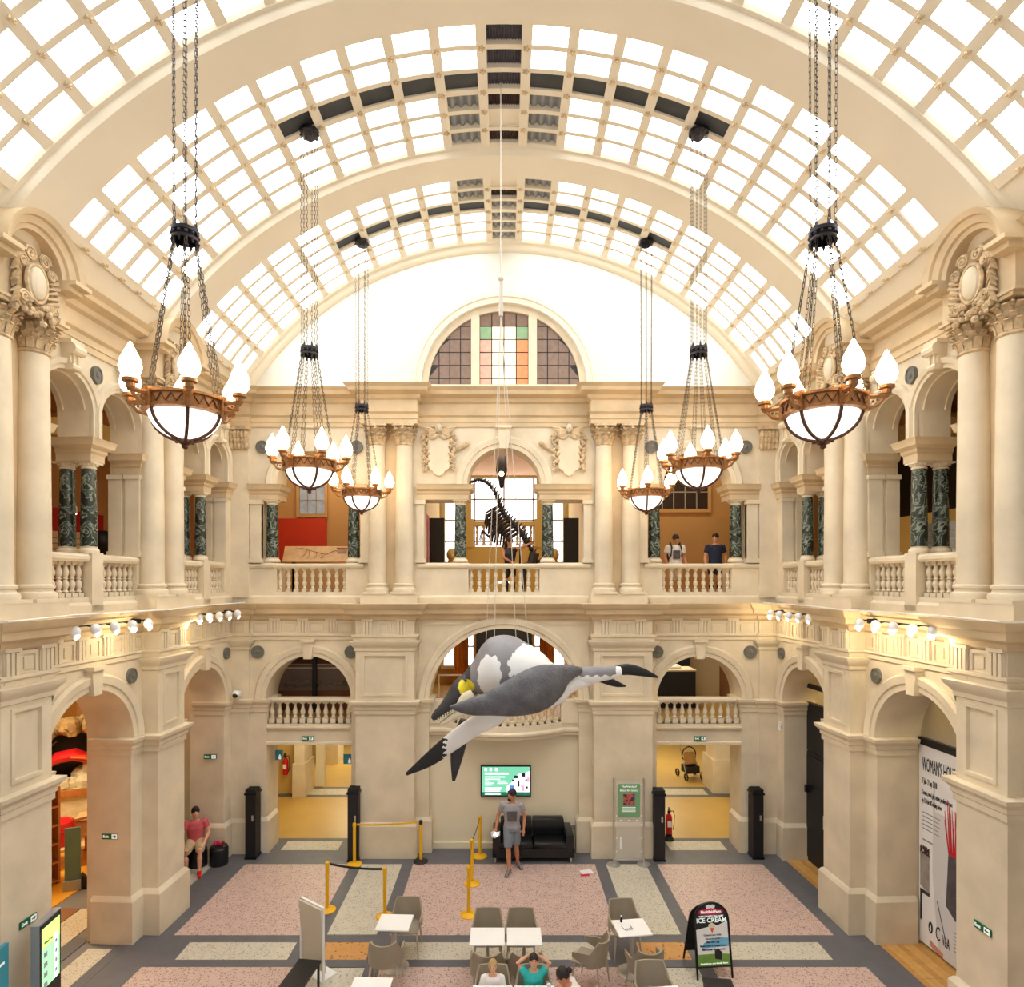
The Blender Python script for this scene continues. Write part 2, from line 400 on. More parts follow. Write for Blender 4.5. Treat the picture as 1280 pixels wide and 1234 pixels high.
def balustrade(par, x0, x1, y, n, z0=6.13, mesh=BAL, h=.56, railz=ZRAIL, proud=.04, base=5.95):
    b = B(); b.sweep([(x0, y-.08), (x1, y-.08)], [(0, z0+h), (proud, z0+h), (proud+.03, z0+h+.04), (proud+.03, railz-.02), (proud, railz), (-.22, railz), (-.22, z0+h)])
    r = part('balustrade', b, 'stone', par)
    b = B(); b.box(x0, x1, y-.09, y+.12, base, z0); part('balustrade_base', b, 'stone', r)
    for k in range(n): part('baluster', mesh, None, r, (x0+(x1-x0)*(k+.5)/n, y, z0))
    return r
def keystone(par, x, z0, z1, w0=.09, w1=.13, pr=.13, scroll=False):
    b = B(); b.prism([(x-w0, z0), (x+w0, z0), (x+w1, z1-.06), (x-w1, z1-.06)], [], -pr, .05); b.box(x-w1-.03, x+w1+.03, -pr-.05, 0, z1-.06, z1)
    if scroll:
        b.tube([(x-w1-.01, -pr-.03, z1-.14), (x+w1+.01, -pr-.03, z1-.14)], .08, 10); b.tube([(x-w0-.01, -pr, z0+.05), (x+w0+.01, -pr, z0+.05)], .05, 8)
        for sx in (-.05, .05): b.box(x+sx-.012, x+sx+.012, -pr-.03, -pr, z0+.05, z1-.15)
    return part('keystone', b, 'stone', par)
def pier(par, x0, x1, pr=.3):
    b = B(); b.box(x0, x1, -pr+.03, .02, 0, 5.46)
    xm0, xm1 = x0+.2, x1-.2
    b.prism([(x0, 0), (x1, 0), (x1, 5.46), (x0, 5.46)], [[(xm0, 3.78), (xm1, 3.78), (xm1, 4.66), (xm0, 4.66)]], -pr, -pr+.03)
    p = part('pier', b, 'stone', par)
    b = B(); b.arcsweep((0, 0), 0, 0, 1, [(0, 0), (0, 0), (0, 0)], 1) if False else None
    b = B(); q = .05
    for (a0, a1, c0, c1) in ((xm0-q, xm1+q, 4.66, 4.71), (xm0-q, xm1+q, 3.73, 3.78), (xm0-q, xm0, 3.78, 4.66), (xm1, xm1+q, 3.78, 4.66)): b.box(a0, a1, -pr-.025, -pr, c0, c1)
    part('panel_moulding', b, 'stone', p); return p
def frieze(par, tri, pan, y=0, mesh=FPAN):
    for x in tri: part('triglyph', TRI, None, par, (x, y, 5.06+.03))
    for x in pan: part('frieze_panel', mesh, None, par, (x, y, 5.12))
def sweepp(name, par, paths, prof, m='stone'):
    b = B()
    for p in paths: b.sweep(p, prof)
    return part(name, b, m, par)
# ------------------------------------------------------------------ floor
b = B(); b.box(-12, 12, 1.5, 26, -.3, -.012)
floor = tag(part('floor', b, 'floor_base'), 'terrazzo hall floor of pink panels framed by grey slate bands', kind='structure')
def slab(name, m, pts, z=0, par=None):
    b = B(); n = len(pts); b.add([(p[0], p[1], -.03) for p in pts]+[(p[0], p[1], z) for p in pts], [tuple(range(n-1, -1, -1)), tuple(range(n, 2*n))]+[(k, (k+1) % n, n+(k+1) % n, n+k) for k in range(n)])
    return part(name, b, m, par or floor, smooth=0)
def rect(name, m, x0, x1, y0, y1, z=0): return slab(name, m, [(x0, y0), (x1, y0), (x1, y1), (x0, y1)], z)
YA, YB, YC_, YD = 10.19, 10.39, 10.89, 11.11           # transverse band
YE = 13.9                                              # slate strip before the end wall
def sx(Y): return WX(Y)-.62
for s in (-1, 1):
    def q(name, m, x0, x1, y0, y1):                    # x may be 'S' for the side strip
        f = lambda x, y: s*(sx(y) if x == 'S' else x)
        p = [(f(x0, y0), y0), (f(x1, y0), y0), (f(x1, y1), y1), (f(x0, y1), y1)]
        slab(name, m, p if s > 0 else p[::-1])
    q('terrazzo_panel', 'terrazzo_pink', 3.45, 'S', YD, YE); q('terrazzo_panel', 'terrazzo_pink', 3.45, 'S', 6.9, YA); q('terrazzo_panel', 'terrazzo_pink', 3.45, 'S', 3, 6.9)
    q('inlay_panel', 'terrazzo_pale', 3.66, 5.55, YB, YC_)
    q('inlay_panel', 'terrazzo_pale', 2.3, 3.2, YD+.02, YE); q('inlay_panel', 'terrazzo_pale', 2.3, 3.2, 4, YA-.02)
    q('inlay_panel', 'terrazzo_orange', 2.33, 3.17, YB, YC_)
    for (a, c) in ((2.05, 2.3), (3.2, 3.45)):
        q('slate_strip', 'slate', a, c, YD, YE); q('slate_strip', 'slate', a, c, 3, YA)
    q('slate_strip', 'slate', 3.45, 'S', YC_, YD); q('slate_strip', 'slate', 3.45, 'S', YA, YB); q('slate_strip', 'slate', 5.55, 'S', YB, YC_)
    q('slate_strip', 'slate', 3.17, 3.66, YB, YC_); q('slate_strip', 'slate', 2.05, 2.33, YB, YC_); q('slate_strip', 'slate', 2.05, 3.45, YC_, YD); q('slate_strip', 'slate', 2.05, 3.45, YA, YB)
    p = [(s*sx(3), 3), (s*(sx(3)+.68), 3), (s*(sx(YE)+.68), YE), (s*sx(YE), YE)]; slab('slate_strip', 'slate', p if s > 0 else p[::-1])
    q('slate_strip', 'slate', 2.05, 6.45, YE, 14.6)
    rect('inlay_panel', 'terrazzo_pale', *sorted((s*3.95, s*5.3)), 14.62, 15.12, .004)
    rect('slate_strip', 'slate', *sorted((s*3.5, s*5.7)), 14.6, 15.3)
rect('terrazzo_panel', 'terrazzo_pink', -2.05, 2.05, YD, YE); rect('terrazzo_panel', 'terrazzo_pink', -2.05, 2.05, 3, YA)
rect('inlay_panel', 'terrazzo_pale', -1.8, 1.8, YB, YC_); rect('slate_strip', 'slate', -2.05, 2.05, YC_, YD); rect('slate_strip', 'slate', -2.05, 2.05, YA, YB)
rect('slate_strip', 'slate', -2.05, -1.8, YB, YC_); rect('slate_strip', 'slate', 1.8, 2.05, YB, YC_); rect('slate_strip', 'slate', -2.05, 2.05, YE, 14.6)
# ------------------------------------------------------------------ end wall
b = B()
SA, RA, RC, ZSC = 4.6, 1.0, 1.77, 3.5
b.prism([(-7.3, 0)]+notch(-SA, RA, ZSP)+notch(0, RC, ZSC)+notch(SA, RA, ZSP)+[(7.3, 0), (7.3, ZFL), (-7.3, ZFL)], [], 0, .75)
US, UR, UC = 4.55, .80, .87
def serl(c, R, w, bw):
    return [(c-bw, 6.13), (c+bw, 6.13), (c+bw, 6.82), (c+w, 6.82), (c+w, 8.3), (c+R, 8.3)]+arc(c, 8.66, R, 0, pi)+[(c-R, 8.3), (c-w, 8.3), (c-w, 6.82), (c-bw, 6.82)]
b.prism([(-7.3, ZFL), (7.3, ZFL), (7.3, 10.9), (-7.3, 10.9)], [serl(-US, UR, 1.17, .82), serl(0, UC, 1.9, .84), serl(US, UR, 1.17, .82)], .0, .6)
wall_end = tag(part('wall_end', b, 'stone', None, (0, D, 0), smooth=20), 'pale stone end wall with arcaded gallery above three ground floor arches', kind='structure')
E = wall_end
PA, PB = 2.08, 3.43
for s in (-1, 1): pier(E, *sorted((s*PA, s*PB)))
for s in (-1, 1):                                       # corner pilasters
    xs = sorted((s*6.0, s*6.42)); b = B(); b.box(xs[0], xs[1], -.06, .02, 0, 5.46); b.box(xs[0], xs[1], -.06, .02, ZFL, 9.5); b.box(xs[0]-.03, xs[1]+.03, -.1, .02, 6.0, 6.3)
    p = part('pilaster', b, 'stone', E)
    b = B(); xm = s*6.21
    for r in range(3):
        for k in range(5): b.ball((xm-.17+.085*k, -.1-.02*r, 9.56+.13*r), (.06, .05, .09), 7, 5)
    b.box(xs[0]-.04, xs[1]+.04, -.17, .02, 9.94, 10.02); b.box(xs[0]+.01, xs[1]-.01, -.09, .02, 9.46, 9.95); part('capital', b, 'carved', p)
def jamb_paths(pts): return pts
segs = []
for s in (-1, 1):
    a = [(SA+RA, .6), (SA+RA, 0), (6.0, 0), (6.0, -.06), (6.42, -.06)]
    c = [(RC, .6), (RC, 0), (PA, 0), (PA, -.3), (PB, -.3), (PB, 0), (SA-RA, 0), (SA-RA, .6)]
    for p in (a, c): segs.append(p if s > 0 else [(-x, y) for x, y in p][::-1])
sweepp('impost_moulding', E, segs, IMPOST); sweepp('plinth_moulding', E, segs, PLINTH)
full = [(-6.5, -.06), (-6.0, -.06), (-6.0, 0), (-PB, 0), (-PB, -.3), (-PA, -.3), (-PA, 0), (PA, 0), (PA, -.3), (PB, -.3), (PB, 0), (6.0, 0), (6.0, -.06), (6.5, -.06)]
sweepp('cornice', E, [full], CORN, 'stone_warm')
for s in (-1, 1):
    p = [(PA, -.0), (PA, -.3), (PB, -.3), (PB, 0), (6.0, 0), (6.0, -.06), (6.42, -.06)]; p = p if s > 0 else [(-x, y) for x, y in p][::-1]
    sweepp('architrave', E, [p], ARCHI)
    p = [(PA, 0), (PA, -.3), (PB, -.3), (PB, 0)]; p = p if s > 0 else [(-x, y) for x, y in p][::-1]
    sweepp('pier_capital', E, [p], PCAP)
    p = [(6.0, 0), (6.0, -.06), (6.42, -.06)]; p = p if s > 0 else [(-x, y) for x, y in p][::-1]
    sweepp('pier_capital', E, [p], PCAP)
    frieze(E, [s*(4.73+.66*k) for k in (-1, 0, 1)], [], 0); frieze(E, [], [s*(4.73+.66*k) for k in (-1.5, -.5, .5, 1.5)], 0, FPANW)
    frieze(E, [s*2.36, s*3.15], [s*2.755], -.3); frieze(E, [], [s*6.21], -.06)
    b = B(); b.arcsweep((s*SA, ZSP), RA, 0, pi, ARCHIV, 28); part('archivolt', b, 'stone', E)
    keystone(E, s*SA, ZSP+RA-.06, 5.02)
    for x in (s*3.60, s*5.80): part('roundel', RND, None, E, (x, 0, 4.72))
    for x in (s*3.47, s*5.69): part('roundel', RND, None, E, (x, 0, 9.55))
    # spandrel panel moulding by the big arch
    b = B(); x0, x1 = s*1.0, s*2.0
    b.box(min(x0, x1), max(x0, x1), -.03, 0, 5.36, 5.41); b.box(*sorted((s*1.96, s*2.0)), -.03, 0, 4.35, 5.36); part('spandrel_moulding', b, 'stone', E)
b = B(); b.arcsweep((0, ZSC), RC, 0, pi, ARCHIV, 36); part('archivolt', b, 'stone', E)
# upper storey of the end wall
b = B()
for s in (-1, 1):
    b = B(); b.box(*sorted((s*2.0, s*3.3)), -.40, .0, ZFL, 6.09); part('column_plinth', b, 'stone', E)
    b = B(); b.box(*sorted((s*2.5, s*2.8)), -.05, .0, 6.09, 10.02); b.box(*sorted((s*2.03, s*3.27)), -.33, 0, 10.03, 10.57); part('pilaster', b, 'stone_warm', E)
    column(E, s*2.33, -.14); column(E, s*2.96, -.14)
    for xx, w in ((0, 0), ):
        pass
    for c in (US-.97, US+.97): gcolumn(E, s*c, .16)
    gcolumn(E, s*1.04, .16)
    for (x0, x1) in ((US-1.42, US-1.17), (US+1.17, US+1.42), (1.88, 2.06)):
        b = B(); xa, xb = sorted((s*x0, s*x1)); b.box(xa, xb, -.04, .1, 6.82, 8.3); b.box(xa-.03, xb+.03, -.08, .1, 6.82, 6.92); b.box(xa-.03, xb+.03, -.08, .1, 8.2, 8.3); part('pilaster', b, 'stone', E)
    sg = [[(US+UR, .55), (US+UR, -.0), (6.0, 0)], [(3.2, 0), (US-UR, 0), (US-UR, .55)], [(UC, .55), (UC, 0), (2.05, 0)]]
    sweepp('impost_moulding', E, [p if s > 0 else [(-x, y) for x, y in p][::-1] for p in sg], SENT, 'stone_warm')
    b = B(); b.arcsweep((s*US, 8.66), UR, 0, pi, ARCHIV, 24); part('archivolt', b, 'stone', E); keystone(E, s*US, 8.66+UR-.03, 10.03, .10, .15)
    balustrade(E, s*US-.86, s*US+.86, .12, 9)
b = B(); b.arcsweep((0, 8.66), UC, 0, pi, ARCHIV, 24); part('archivolt', b, 'stone', E); keystone(E, 0, 8.66+UC-.03, 10.03, .10, .15)
balustrade(E, -.88, .88, .12, 9)
rl = [[(-6.0, 0), (-US-.86, 0)], [(-US+.86, 0), (-3.3, 0)], [(-2.03, 0), (-.88, 0)], [(.88, 0), (2.03, 0)], [(3.3, 0), (US-.86, 0)], [(US+.86, 0), (6.0, 0)]]
sweepp('rail_moulding', E, rl, [(0, 6.69), (.03, 6.69), (.06, 6.73), (.06, 6.78), (.03, 6.8), (0, 6.81)])
sweepp('base_moulding', E, [[(-6.0, 0), (-3.3, 0)], [(-2.0, 0), (2.0, 0)], [(3.3, 0), (6.0, 0)]], [(0, 5.87), (.05, 5.87), (.05, 6.0), (.02, 6.04), (0, 6.05)])
up = [(-6.5, -.06), (-6.0, -.06), (-6.0, 0), (-3.27, 0), (-3.27, -.33), (-2.03, -.33), (-2.03, 0), (2.03, 0), (2.03, -.33), (3.27, -.33), (3.27, 0), (6.0, 0), (6.0, -.06), (6.5, -.06)]
sweepp('cornice', E, [up], ENTAB, 'stone_warm')
for s in (-1, 1):                                       # carved shields with winged heads and garlands
    cx = s*1.53; b = B(); w = .25
    b.prism([(cx-w, 9.05), (cx-w, 9.85), (cx+w, 9.85), (cx+w, 9.05), (cx+.14, 8.98), (cx+.1, 8.9), (cx, 8.86), (cx-.1, 8.9), (cx-.14, 8.98)], [], -.07, .02)
    sh = part('shield', b, 'stone', E)
    b = B(); rnd = random.Random(5)
    for q in (-1, 1):
        for k in range(26):
            zz = 9.82-k*.033; b.ball((cx+q*(.32+.05*sin(k*1.3)+rnd.uniform(-.02, .02)), -.06, zz), rnd.uniform(.03, .055), 6, 4)
        for k in range(8): b.ball((cx+q*(.04+k*.03), -.08, 9.80-.06*sin(k/7*pi)), .04, 6, 4)
        b.tube([(cx+q*.34, -.05, 9.86), (cx+q*.4, -.07, 9.72), (cx+q*.36, -.05, 9.62)], [.02, .03, .015], 6)
    for k in range(7): b.ball((cx-s*(.4+.07*k*.6), -.05, 9.45+.028*k), .03+.006*k, 6, 4)
    part('garland', b, 'carved', sh)
    b = B(); b.ball((cx, -.1, 9.98), (.08, .08, .1), 10, 8); b.ball((cx, -.17, 9.97), (.02, .03, .03), 6, 4)
    part('cherub_head', b, 'stone', sh)
    for q in (-1, 1):
        b = B()
        for k in range(5): b.tube([(cx+q*.07, -.06, 9.93-k*.012), (cx+q*(.22+.0*k), -.09, 9.97-k*.04), (cx+q*(.40-.045*k), -.05, 10.02-k*.055)], [.02, .035, .012], 6)
        part('wing', b, 'stone_warm', sh)
# tympanum and lunette window
VR, VZ = 7.27, 14.34
def vR(Y): return VR+.152*(D-Y)
def vp(a, Y, off=0):
    R = vR(Y); a = a*VR/R; return ((R+off)*sin(a), Y, VZ-R+(R+off)*cos(a))
AMAX = radians(61.5); PITCH = radians(5.35)
b = B(); lz = 10.99; out = [vp(AMAX-2*AMAX*i/40, D, .2) for i in range(41)]
b.prism([(-6.5, 10.6)]+[(6.5, 10.6)]+[(p[0], p[2]) for p in out], [arc(0, lz, 1.95, 0, pi, 32)], .0, .4)
part('tympanum', b, 'white_plaster', E)
win = tag(link('window_1', None, None, (0, D, 0)), 'half-round leaded window high in the end wall', kind='structure')
b = B(); b.arcsweep((0, lz), 1.95, 0, pi, [(0, .1), (0, -.06), (.12, -.06), (.14, -.09), (.24, -.09), (.27, -.03), (.27, .05)], 36); part('window_surround', b, 'plaster', win)
b = B(); b.box(-2.22, 2.22, -.1, .1, 10.85, 10.99); b.box(-.78, -.58, .04, .2, lz, lz+1.78); b.box(.58, .78, .04, .2, lz, lz+1.78); b.arcsweep((0, lz), 1.80, 0, pi, [(0, .06), (.15, .06), (.15, .2), (0, .2)], 36); b.box(-1.95, 1.95, .05, .2, lz, lz+.06); part('window_frame', b, 'stone', win)
z0 = lz+.06; rows = [0, .16, .47, .78, 1.09, 1.4, 1.75]
for (xa, xb, n, cl) in ((-1.8, -.78, 4, 'stained_brown'), (-.58, .58, 4, None), (.78, 1.8, 4, 'stained_brown')):
    for i in range(n):
        x0, x1 = xa+(xb-xa)*i/n, xa+(xb-xa)*(i+1)/n
        for j in range(6):
            a0, a1 = z0+rows[j]+.012, z0+rows[j+1]-.012
            top = lambda x: lz+sqrt(max(0, 1.8**2-x*x))
            t0, t1 = min(a1, top(x0+.012)), min(a1, top(x1-.012))
            if max(t0, t1) <= a0+.02: continue
            t0, t1 = max(t0, a0+.005), max(t1, a0+.005)
            m = cl or ('stained_brown' if j == 5 else ('stained_green' if j == 4 and i in (0, 3) else (('stained_pink', 'stained_pale', 'stained_pale', 'stained_orange')[i] if j < 4 or i in (1, 2) else 'stained_pink')))
            b = B(); b.prism([(x0+.012, a0), (x1-.012, a0), (x1-.012, t1), (x0+.012, t0)], [], .12, .13); part('pane', b, m, win, smooth=0)
b = B(); b.prism([(-1.8, lz)]+arc(0, lz, 1.8, pi, 0)+[(1.8, lz)], [], .135, .15); part('leading', b, 'lead', win)
# ------------------------------------------------------------------ vault
YR1, YR2 = D-P1, D-P2; RW = .42
YR3 = YR2-3.35
b = B()
for s in (-1, 1):
    rs = []
    for Y in (D, YR1, YR2, YR3-.5):
        rs.append([vp(s*a, Y, o) for a, o in ((10.5*PITCH, -.03), (AMAX, -.03), (AMAX, .3), (10.5*PITCH, .3))])
    b.rings(rs)
ceiling = tag(part('ceiling', b, 'plaster'), 'cream barrel vault over the hall with broad ribs between glazed coffers', kind='structure')
def rib(Y0, Y1, name='arch_rib'):
    sec = [(Y0-.16, .3), (Y0-.16, -.03), (Y0-.12, -.07), (Y0-.06, -.07), (Y0-.04, -.11), (Y0, -.15), (Y1, -.15), (Y1+.04, -.11), (Y1+.06, -.07), (Y1+.12, -.07), (Y1+.16, -.03), (Y1+.16, .3)]
    b = B(); b.rings([[vp(-AMAX+2*AMAX*i/56, Y, o) for Y, o in sec] for i in range(57)]); return part(name, b, 'plaster', ceiling)
rib(YR1-RW+.1, YR1+RW-.1); rib(YR2-RW+.1, YR2+RW-.1); rib(YR3-RW+.1, YR3+RW-.1)
b = B(); b.rings([[vp(-AMAX+2*AMAX*i/56, Y, o) for Y, o in [(D-.3, .3), (D-.3, -.03), (D-.24, -.08), (D-.16, -.08), (D-.13, -.14), (D-.08, -.18), (D, -.2), (D+.05, -.2), (D+.05, .3)]] for i in range(57)]); part('arch_moulding', b, 'plaster', ceiling)
def skylight(n, Y0, Y1, label):
    w = tag(link('window_%d' % n, None), label, kind='structure'); rp = (Y1-Y0)/6
    for k in range(-11, 11):
        a = (k+.5)*PITCH; hw = .075/7.3
        b = B(); b.rings([[vp(a-hw, Y, -.06), vp(a+hw, Y, -.06), vp(a+hw*1.25, Y, .2), vp(a-hw*1.25, Y, .2)] for Y in (Y0-.02, Y1+.02)]); part('glazing_bar', b, 'plaster', w, smooth=0)
    for j in range(1, 6):
        Y = Y1-j*rp; hw = .055 if j == 3 else .042
        b = B(); b.rings([[vp(-10.5*PITCH+21*PITCH*i/42, y, o) for y, o in ((Y-hw, -.045), (Y+hw, -.045), (Y+hw, .2), (Y-hw, .2))] for i in range(43)]); part('glazing_bar', b, 'plaster', w, smooth=20)
    b = B()
    for k in range(-11, 11):
        for j in range(1, 6):
            if k in (-11, 10) and False: continue
            p = Vector(vp((k+.5)*PITCH, Y1-j*rp, -.075)); q = Vector((0, 0, 0))
            if abs(k+.5) > 10: p.z -= .07
            b.ball(p, .022, 5, 4)
            for t in range(5): b.ball(p+Vector((.04*cos(t*1.257), .04*sin(t*1.257), .01)), .02, 5, 3)
    part('rosette', b, 'stone_warm', w)['kind'] = 'stuff'
    for k in range(-10, 11):
        for j in range(6):
            ya, yb = Y1-j*rp, Y1-(j+1)*rp; m = 'pane_day'
            if n == 3:
                if k == 0: m = ('louvre_brown', 'plaster', 'louvre_brown', 'louvre', 'louvre', 'louvre')[j]
                elif abs(k) == 1 and j < 3: m = 'corrugated'
                elif j == 3 and abs(k) <= 5: m = 'dark'
            elif n == 2:
                if k == 0: m = ('corrugated', 'corrugated', 'corrugated', 'corrugated', 'louvre_brown', 'plaster')[j]
                elif abs(k) == 1 and j > 3: m = 'corrugated'
                elif j == 3 and abs(k) <= 5: m = 'dark'
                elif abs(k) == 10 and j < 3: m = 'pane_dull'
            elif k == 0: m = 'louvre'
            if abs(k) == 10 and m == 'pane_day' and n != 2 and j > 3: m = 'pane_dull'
            a0, a1 = (k-.5)*PITCH+.006, (k+.5)*PITCH-.006
            if m == 'dark':
                b = B(); ym = yb+(ya-yb)*.90; b.rings([[vp(a, Y, o) for a, o in ((a0, -.008), (a1, -.008), (a1, .012), (a0, .012))] for Y in (ym, yb)]); b.cm = 1
                b.rings([[vp(a, Y, o) for a, o in ((a0, -.008), (a1, -.008), (a1, .012), (a0, .012))] for Y in (ya, ym)]); part('pane', b, ['pane_dark', 'pane_day'], w, smooth=0)
            elif m in ('corrugated', 'louvre', 'louvre_brown'):
                b = B(); nn = 24 if m == 'corrugated' else 28; rs = []
                for i in range(nn+1):
                    a = a0+(a1-a0)*i/nn; o = .032+(.028*sin(i/nn*2*pi*4) if m == 'corrugated' else (.012 if i % 2 else -.012))
                    rs.append([vp(a, ya, o), vp(a, yb, o), vp(a, yb, o+.02), vp(a, ya, o+.02)])
                b.rings(rs); part('louvre_panel' if m != 'corrugated' else 'corrugated_panel', b, m, w, smooth=0 if m != 'corrugated' else 60)
            else:
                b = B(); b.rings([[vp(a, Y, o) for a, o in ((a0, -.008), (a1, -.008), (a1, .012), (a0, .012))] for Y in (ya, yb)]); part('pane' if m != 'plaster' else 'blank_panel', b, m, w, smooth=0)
skylight(2, YR1+RW, D-.26, 'coffered skylight next to the end wall'); skylight(3, YR2+RW, YR1-RW, 'coffered skylight between the two plain vault ribs'); skylight(4, YR3+RW, YR2-RW, 'coffered skylight nearest the viewer')
# ------------------------------------------------------------------ side walls
def cartouche(par, x):
    # arched cornice hood
    b = B(); prof = [(0, .1), (0, -.44), (.05, -.46), (.06, -.50), (.13, -.54), (.14, -.58), (.2, -.62), (.2, .1)]
    b.arcsweep((x, 10.62), .44, 0, pi, [(o*1.15, y) for o, y in prof], 24); hd = part('arched_hood', b, 'stone_warm', par)
    b = B()
    for q in (-1, 1): b.box(*sorted((x+q*.44, x+q*.76)), -.64, .0, 10.58, 10.64); b.box(*sorted((x+q*.44, x+q*.70)), -.54, .0, 10.50, 10.58)
    part('hood_return', b, 'stone_warm', hd)
    b = B(); b.ball((x, -.44, 10.38), (.14, .07, .22), 14, 10); c = part('cartouche', b, 'stone', par)
    b = B(); rnd = random.Random(3)
    b.arcsweep((x, 10.38), .0, 0, 2*pi, [(.0, -.4)]*3, 3) if False else None
    pts = [(x+.17*cos(t*2*pi/20), -.43, 10.38+.25*sin(t*2*pi/20)) for t in range(20)]; b.tube(pts, .03, 6, loop=True, up=(0, 1, 0))
    for q in (-1, 1):
        for (cx, cz, rr, t) in ((.12, 10.72, .10, 1), (.24, 10.58, .08, -1), (.22, 10.12, .08, 1)):
            sp = [(x+q*(cx+rr*(1-i/18)*cos(i*.75*t)), -.45, cz+rr*(1-i/18)*sin(i*.75)) for i in range(17)]; b.tube(sp, .022, 5, up=(0, 1, 0))
        for k in range(9):
            z = 10.55-k*.07; b.tube([(x+q*.22, -.40, z), (x+q*(.32+.02*(k % 3)), -.44, z+.05), (x+q*(.38-.02*(k % 2)), -.40, z-.02)], [.015, .045, .01], 5)
    for k in range(40): b.ball((x+rnd.uniform(-.34, .34), -.40+rnd.uniform(-.05, .02), rnd.uniform(9.86, 10.16)), rnd.uniform(.025, .06), 6, 4)
    part('scrollwork', b, 'carved', c)
def side_wall(m, name, label):
    a = atan2(-1, FLARE) if m > 0 else atan2(1, FLARE)
    X = lambda u: m*u
    def path(ps): q = [(m*u, y) for u, y in ps]; return q if m > 0 else q[::-1]
    def sp(u0, u1): return sorted((m*u0, m*u1))
    b = B(); arches = [(1.30, .92), (AC2, 1.0), (AC3, 1.0)]
    UE = 10.3; out = [(0, 0)]
    for c, R in arches: out += notch(c, R, ZSP)
    out += [(UE, 0), (UE, ZFL), (0, ZFL)]; b.prism([(m*u, z) for u, z in out], [], 0, .8)
    bays = [(1.19, .40, .50, .45), (4.56, .52, .62, .42), (7.905, .52, .62, .42)]   # centre, R, offset, stilt
    holes = []
    for c, R, o, st in bays:
        w = o+R; zs = 8.66+st
        holes.append([(m*u, z) for u, z in [(c-w, 6.82), (c+w, 6.82)]+arc(c+o, zs, R, 0, pi, 18)+[(c+o-R, 8.32), (c-o+R, 8.32)]+arc(c-o, zs, R, 0, pi, 18)])
        for q in (-1, 1): holes.append([(m*u, z) for u, z in [(c+q*.12, 6.13), (c+q*(w-.06), 6.13), (c+q*(w-.06), 6.70), (c+q*.12, 6.70)]])
    # rail slot to the underside of the arches: merge by separate solid above
    b.prism([(m*u, z) for u, z in [(0, ZFL), (UE, ZFL), (UE, 10.9), (0, 10.9)]], holes, 0, .55)
    w = tag(part(name, b, 'stone', None, (m*WX(D), D, 0), rotz=a, smooth=20), label, kind='structure')
    for pc in (P1, P2):
        pier(w, *sp(pc-PW, pc+PW))
    for pc in (P1, P2): sweepp('pier_capital', w, [path([(pc-PW, 0), (pc-PW, -.3), (pc+PW, -.3), (pc+PW, 0)])], PCAP)
    sg = [path([(0, 0), (.38, 0), (.38, .7)]), path([(2.22, .7), (2.22, 0), (P1-PW, 0), (P1-PW, -.3), (P1+PW, -.3), (P1+PW, 0), (AC2-1, 0), (AC2-1, .7)]), path([(AC2+1, .7), (AC2+1, 0), (P2-PW, 0), (P2-PW, -.3), (P2+PW, -.3), (P2+PW, 0), (AC3-1, 0), (AC3-1, .7)]), path([(AC3+1, .7), (AC3+1, 0), (UE, 0)])]
    sweepp('impost_moulding', w, sg, IMPOST); sweepp('plinth_moulding', w, sg, PLINTH)
    br = [(0, 0)]
    for pc in (P1, P2): br += [(pc-PW, 0), (pc-PW, -.3), (pc+PW, -.3), (pc+PW, 0)]
    br += [(UE, 0)]
    sweepp('cornice', w, [path(br)], CORN, 'stone_warm'); sweepp('architrave', w, [path(br)], ARCHI)
    for c, R in arches:
        b = B(); b.arcsweep((m*c, ZSP), R, 0, pi, ARCHIV, 28); part('archivolt', b, 'stone', w); keystone(w, m*c, ZSP+R-.06, 5.02)
    for pc in (P1, P2): frieze(w, [X(pc-.29), X(pc+.29)], [X(pc)], -.3)
    frieze(w, [X(1.19+.62*k) for k in (-1, 0, 1)], [X(1.19+.62*k) for k in (-1.5, -.5, .5, 1.5)])
    for bc in (4.6, 7.95): frieze(w, [X(bc+.56*k) for k in (-1.5, -.5, .5, 1.5)], [X(bc+.56*k) for k in (-2, -1, 0, 1, 2)])
    for u in (.3, 3.68, 5.60, 6.98): part('roundel', RND, None, w, (m*u, 0, 4.72)).scale = (.75, 1, .9)
    for i, (c, R, o, st) in enumerate(bays):
        ww = o+R
        for q in (-1, 1):
            b = B(); b.arcsweep((m*(c+q*o), 8.66+st), R, 0, pi, [(p*.6, y) for p, y in ARCHIV], 20, stilt=st); part('archivolt', b, 'stone', w)
            # soffit panel moulding inside the arch
            b = B(); b.arcsweep((m*(c+q*o), 8.66+st), R-.03, .1, pi-.1, [(0, .08), (.04, .08), (.04, .11), (0, .11)], 16); b.arcsweep((m*(c+q*o), 8.66+st), R-.03, .1, pi-.1, [(0, .44), (.04, .44), (.04, .47), (0, .47)], 16); part('soffit_moulding', b, 'stone', w)
            keystone(w, m*(c+q*o), 8.66+st+R-.02, 10.03, .08, .11, .14, True)
        for y in (.10, .46): gcolumn(w, m*c, y).scale = (.84, .84, 1)
        b = B(); b.box(*sp(c-.13, c+.13), -.02, .53, 8.30, 8.56); b.box(*sp(c-.13, c+.13), -.02, .53, 6.70, 6.83); part('column_block', b, 'stone', w)
        e1 = [(c-.13, .53), (c-.13, -.02), (c+.13, -.02), (c+.13, .53)]
        sweepp('impost_moulding', w, [path(e1), path([(c-ww-.25, 0), (c-ww, 0), (c-ww, .5)]), path([(c+ww, .5), (c+ww, 0), (c+ww+.25, 0)])], SENT, 'stone_warm')
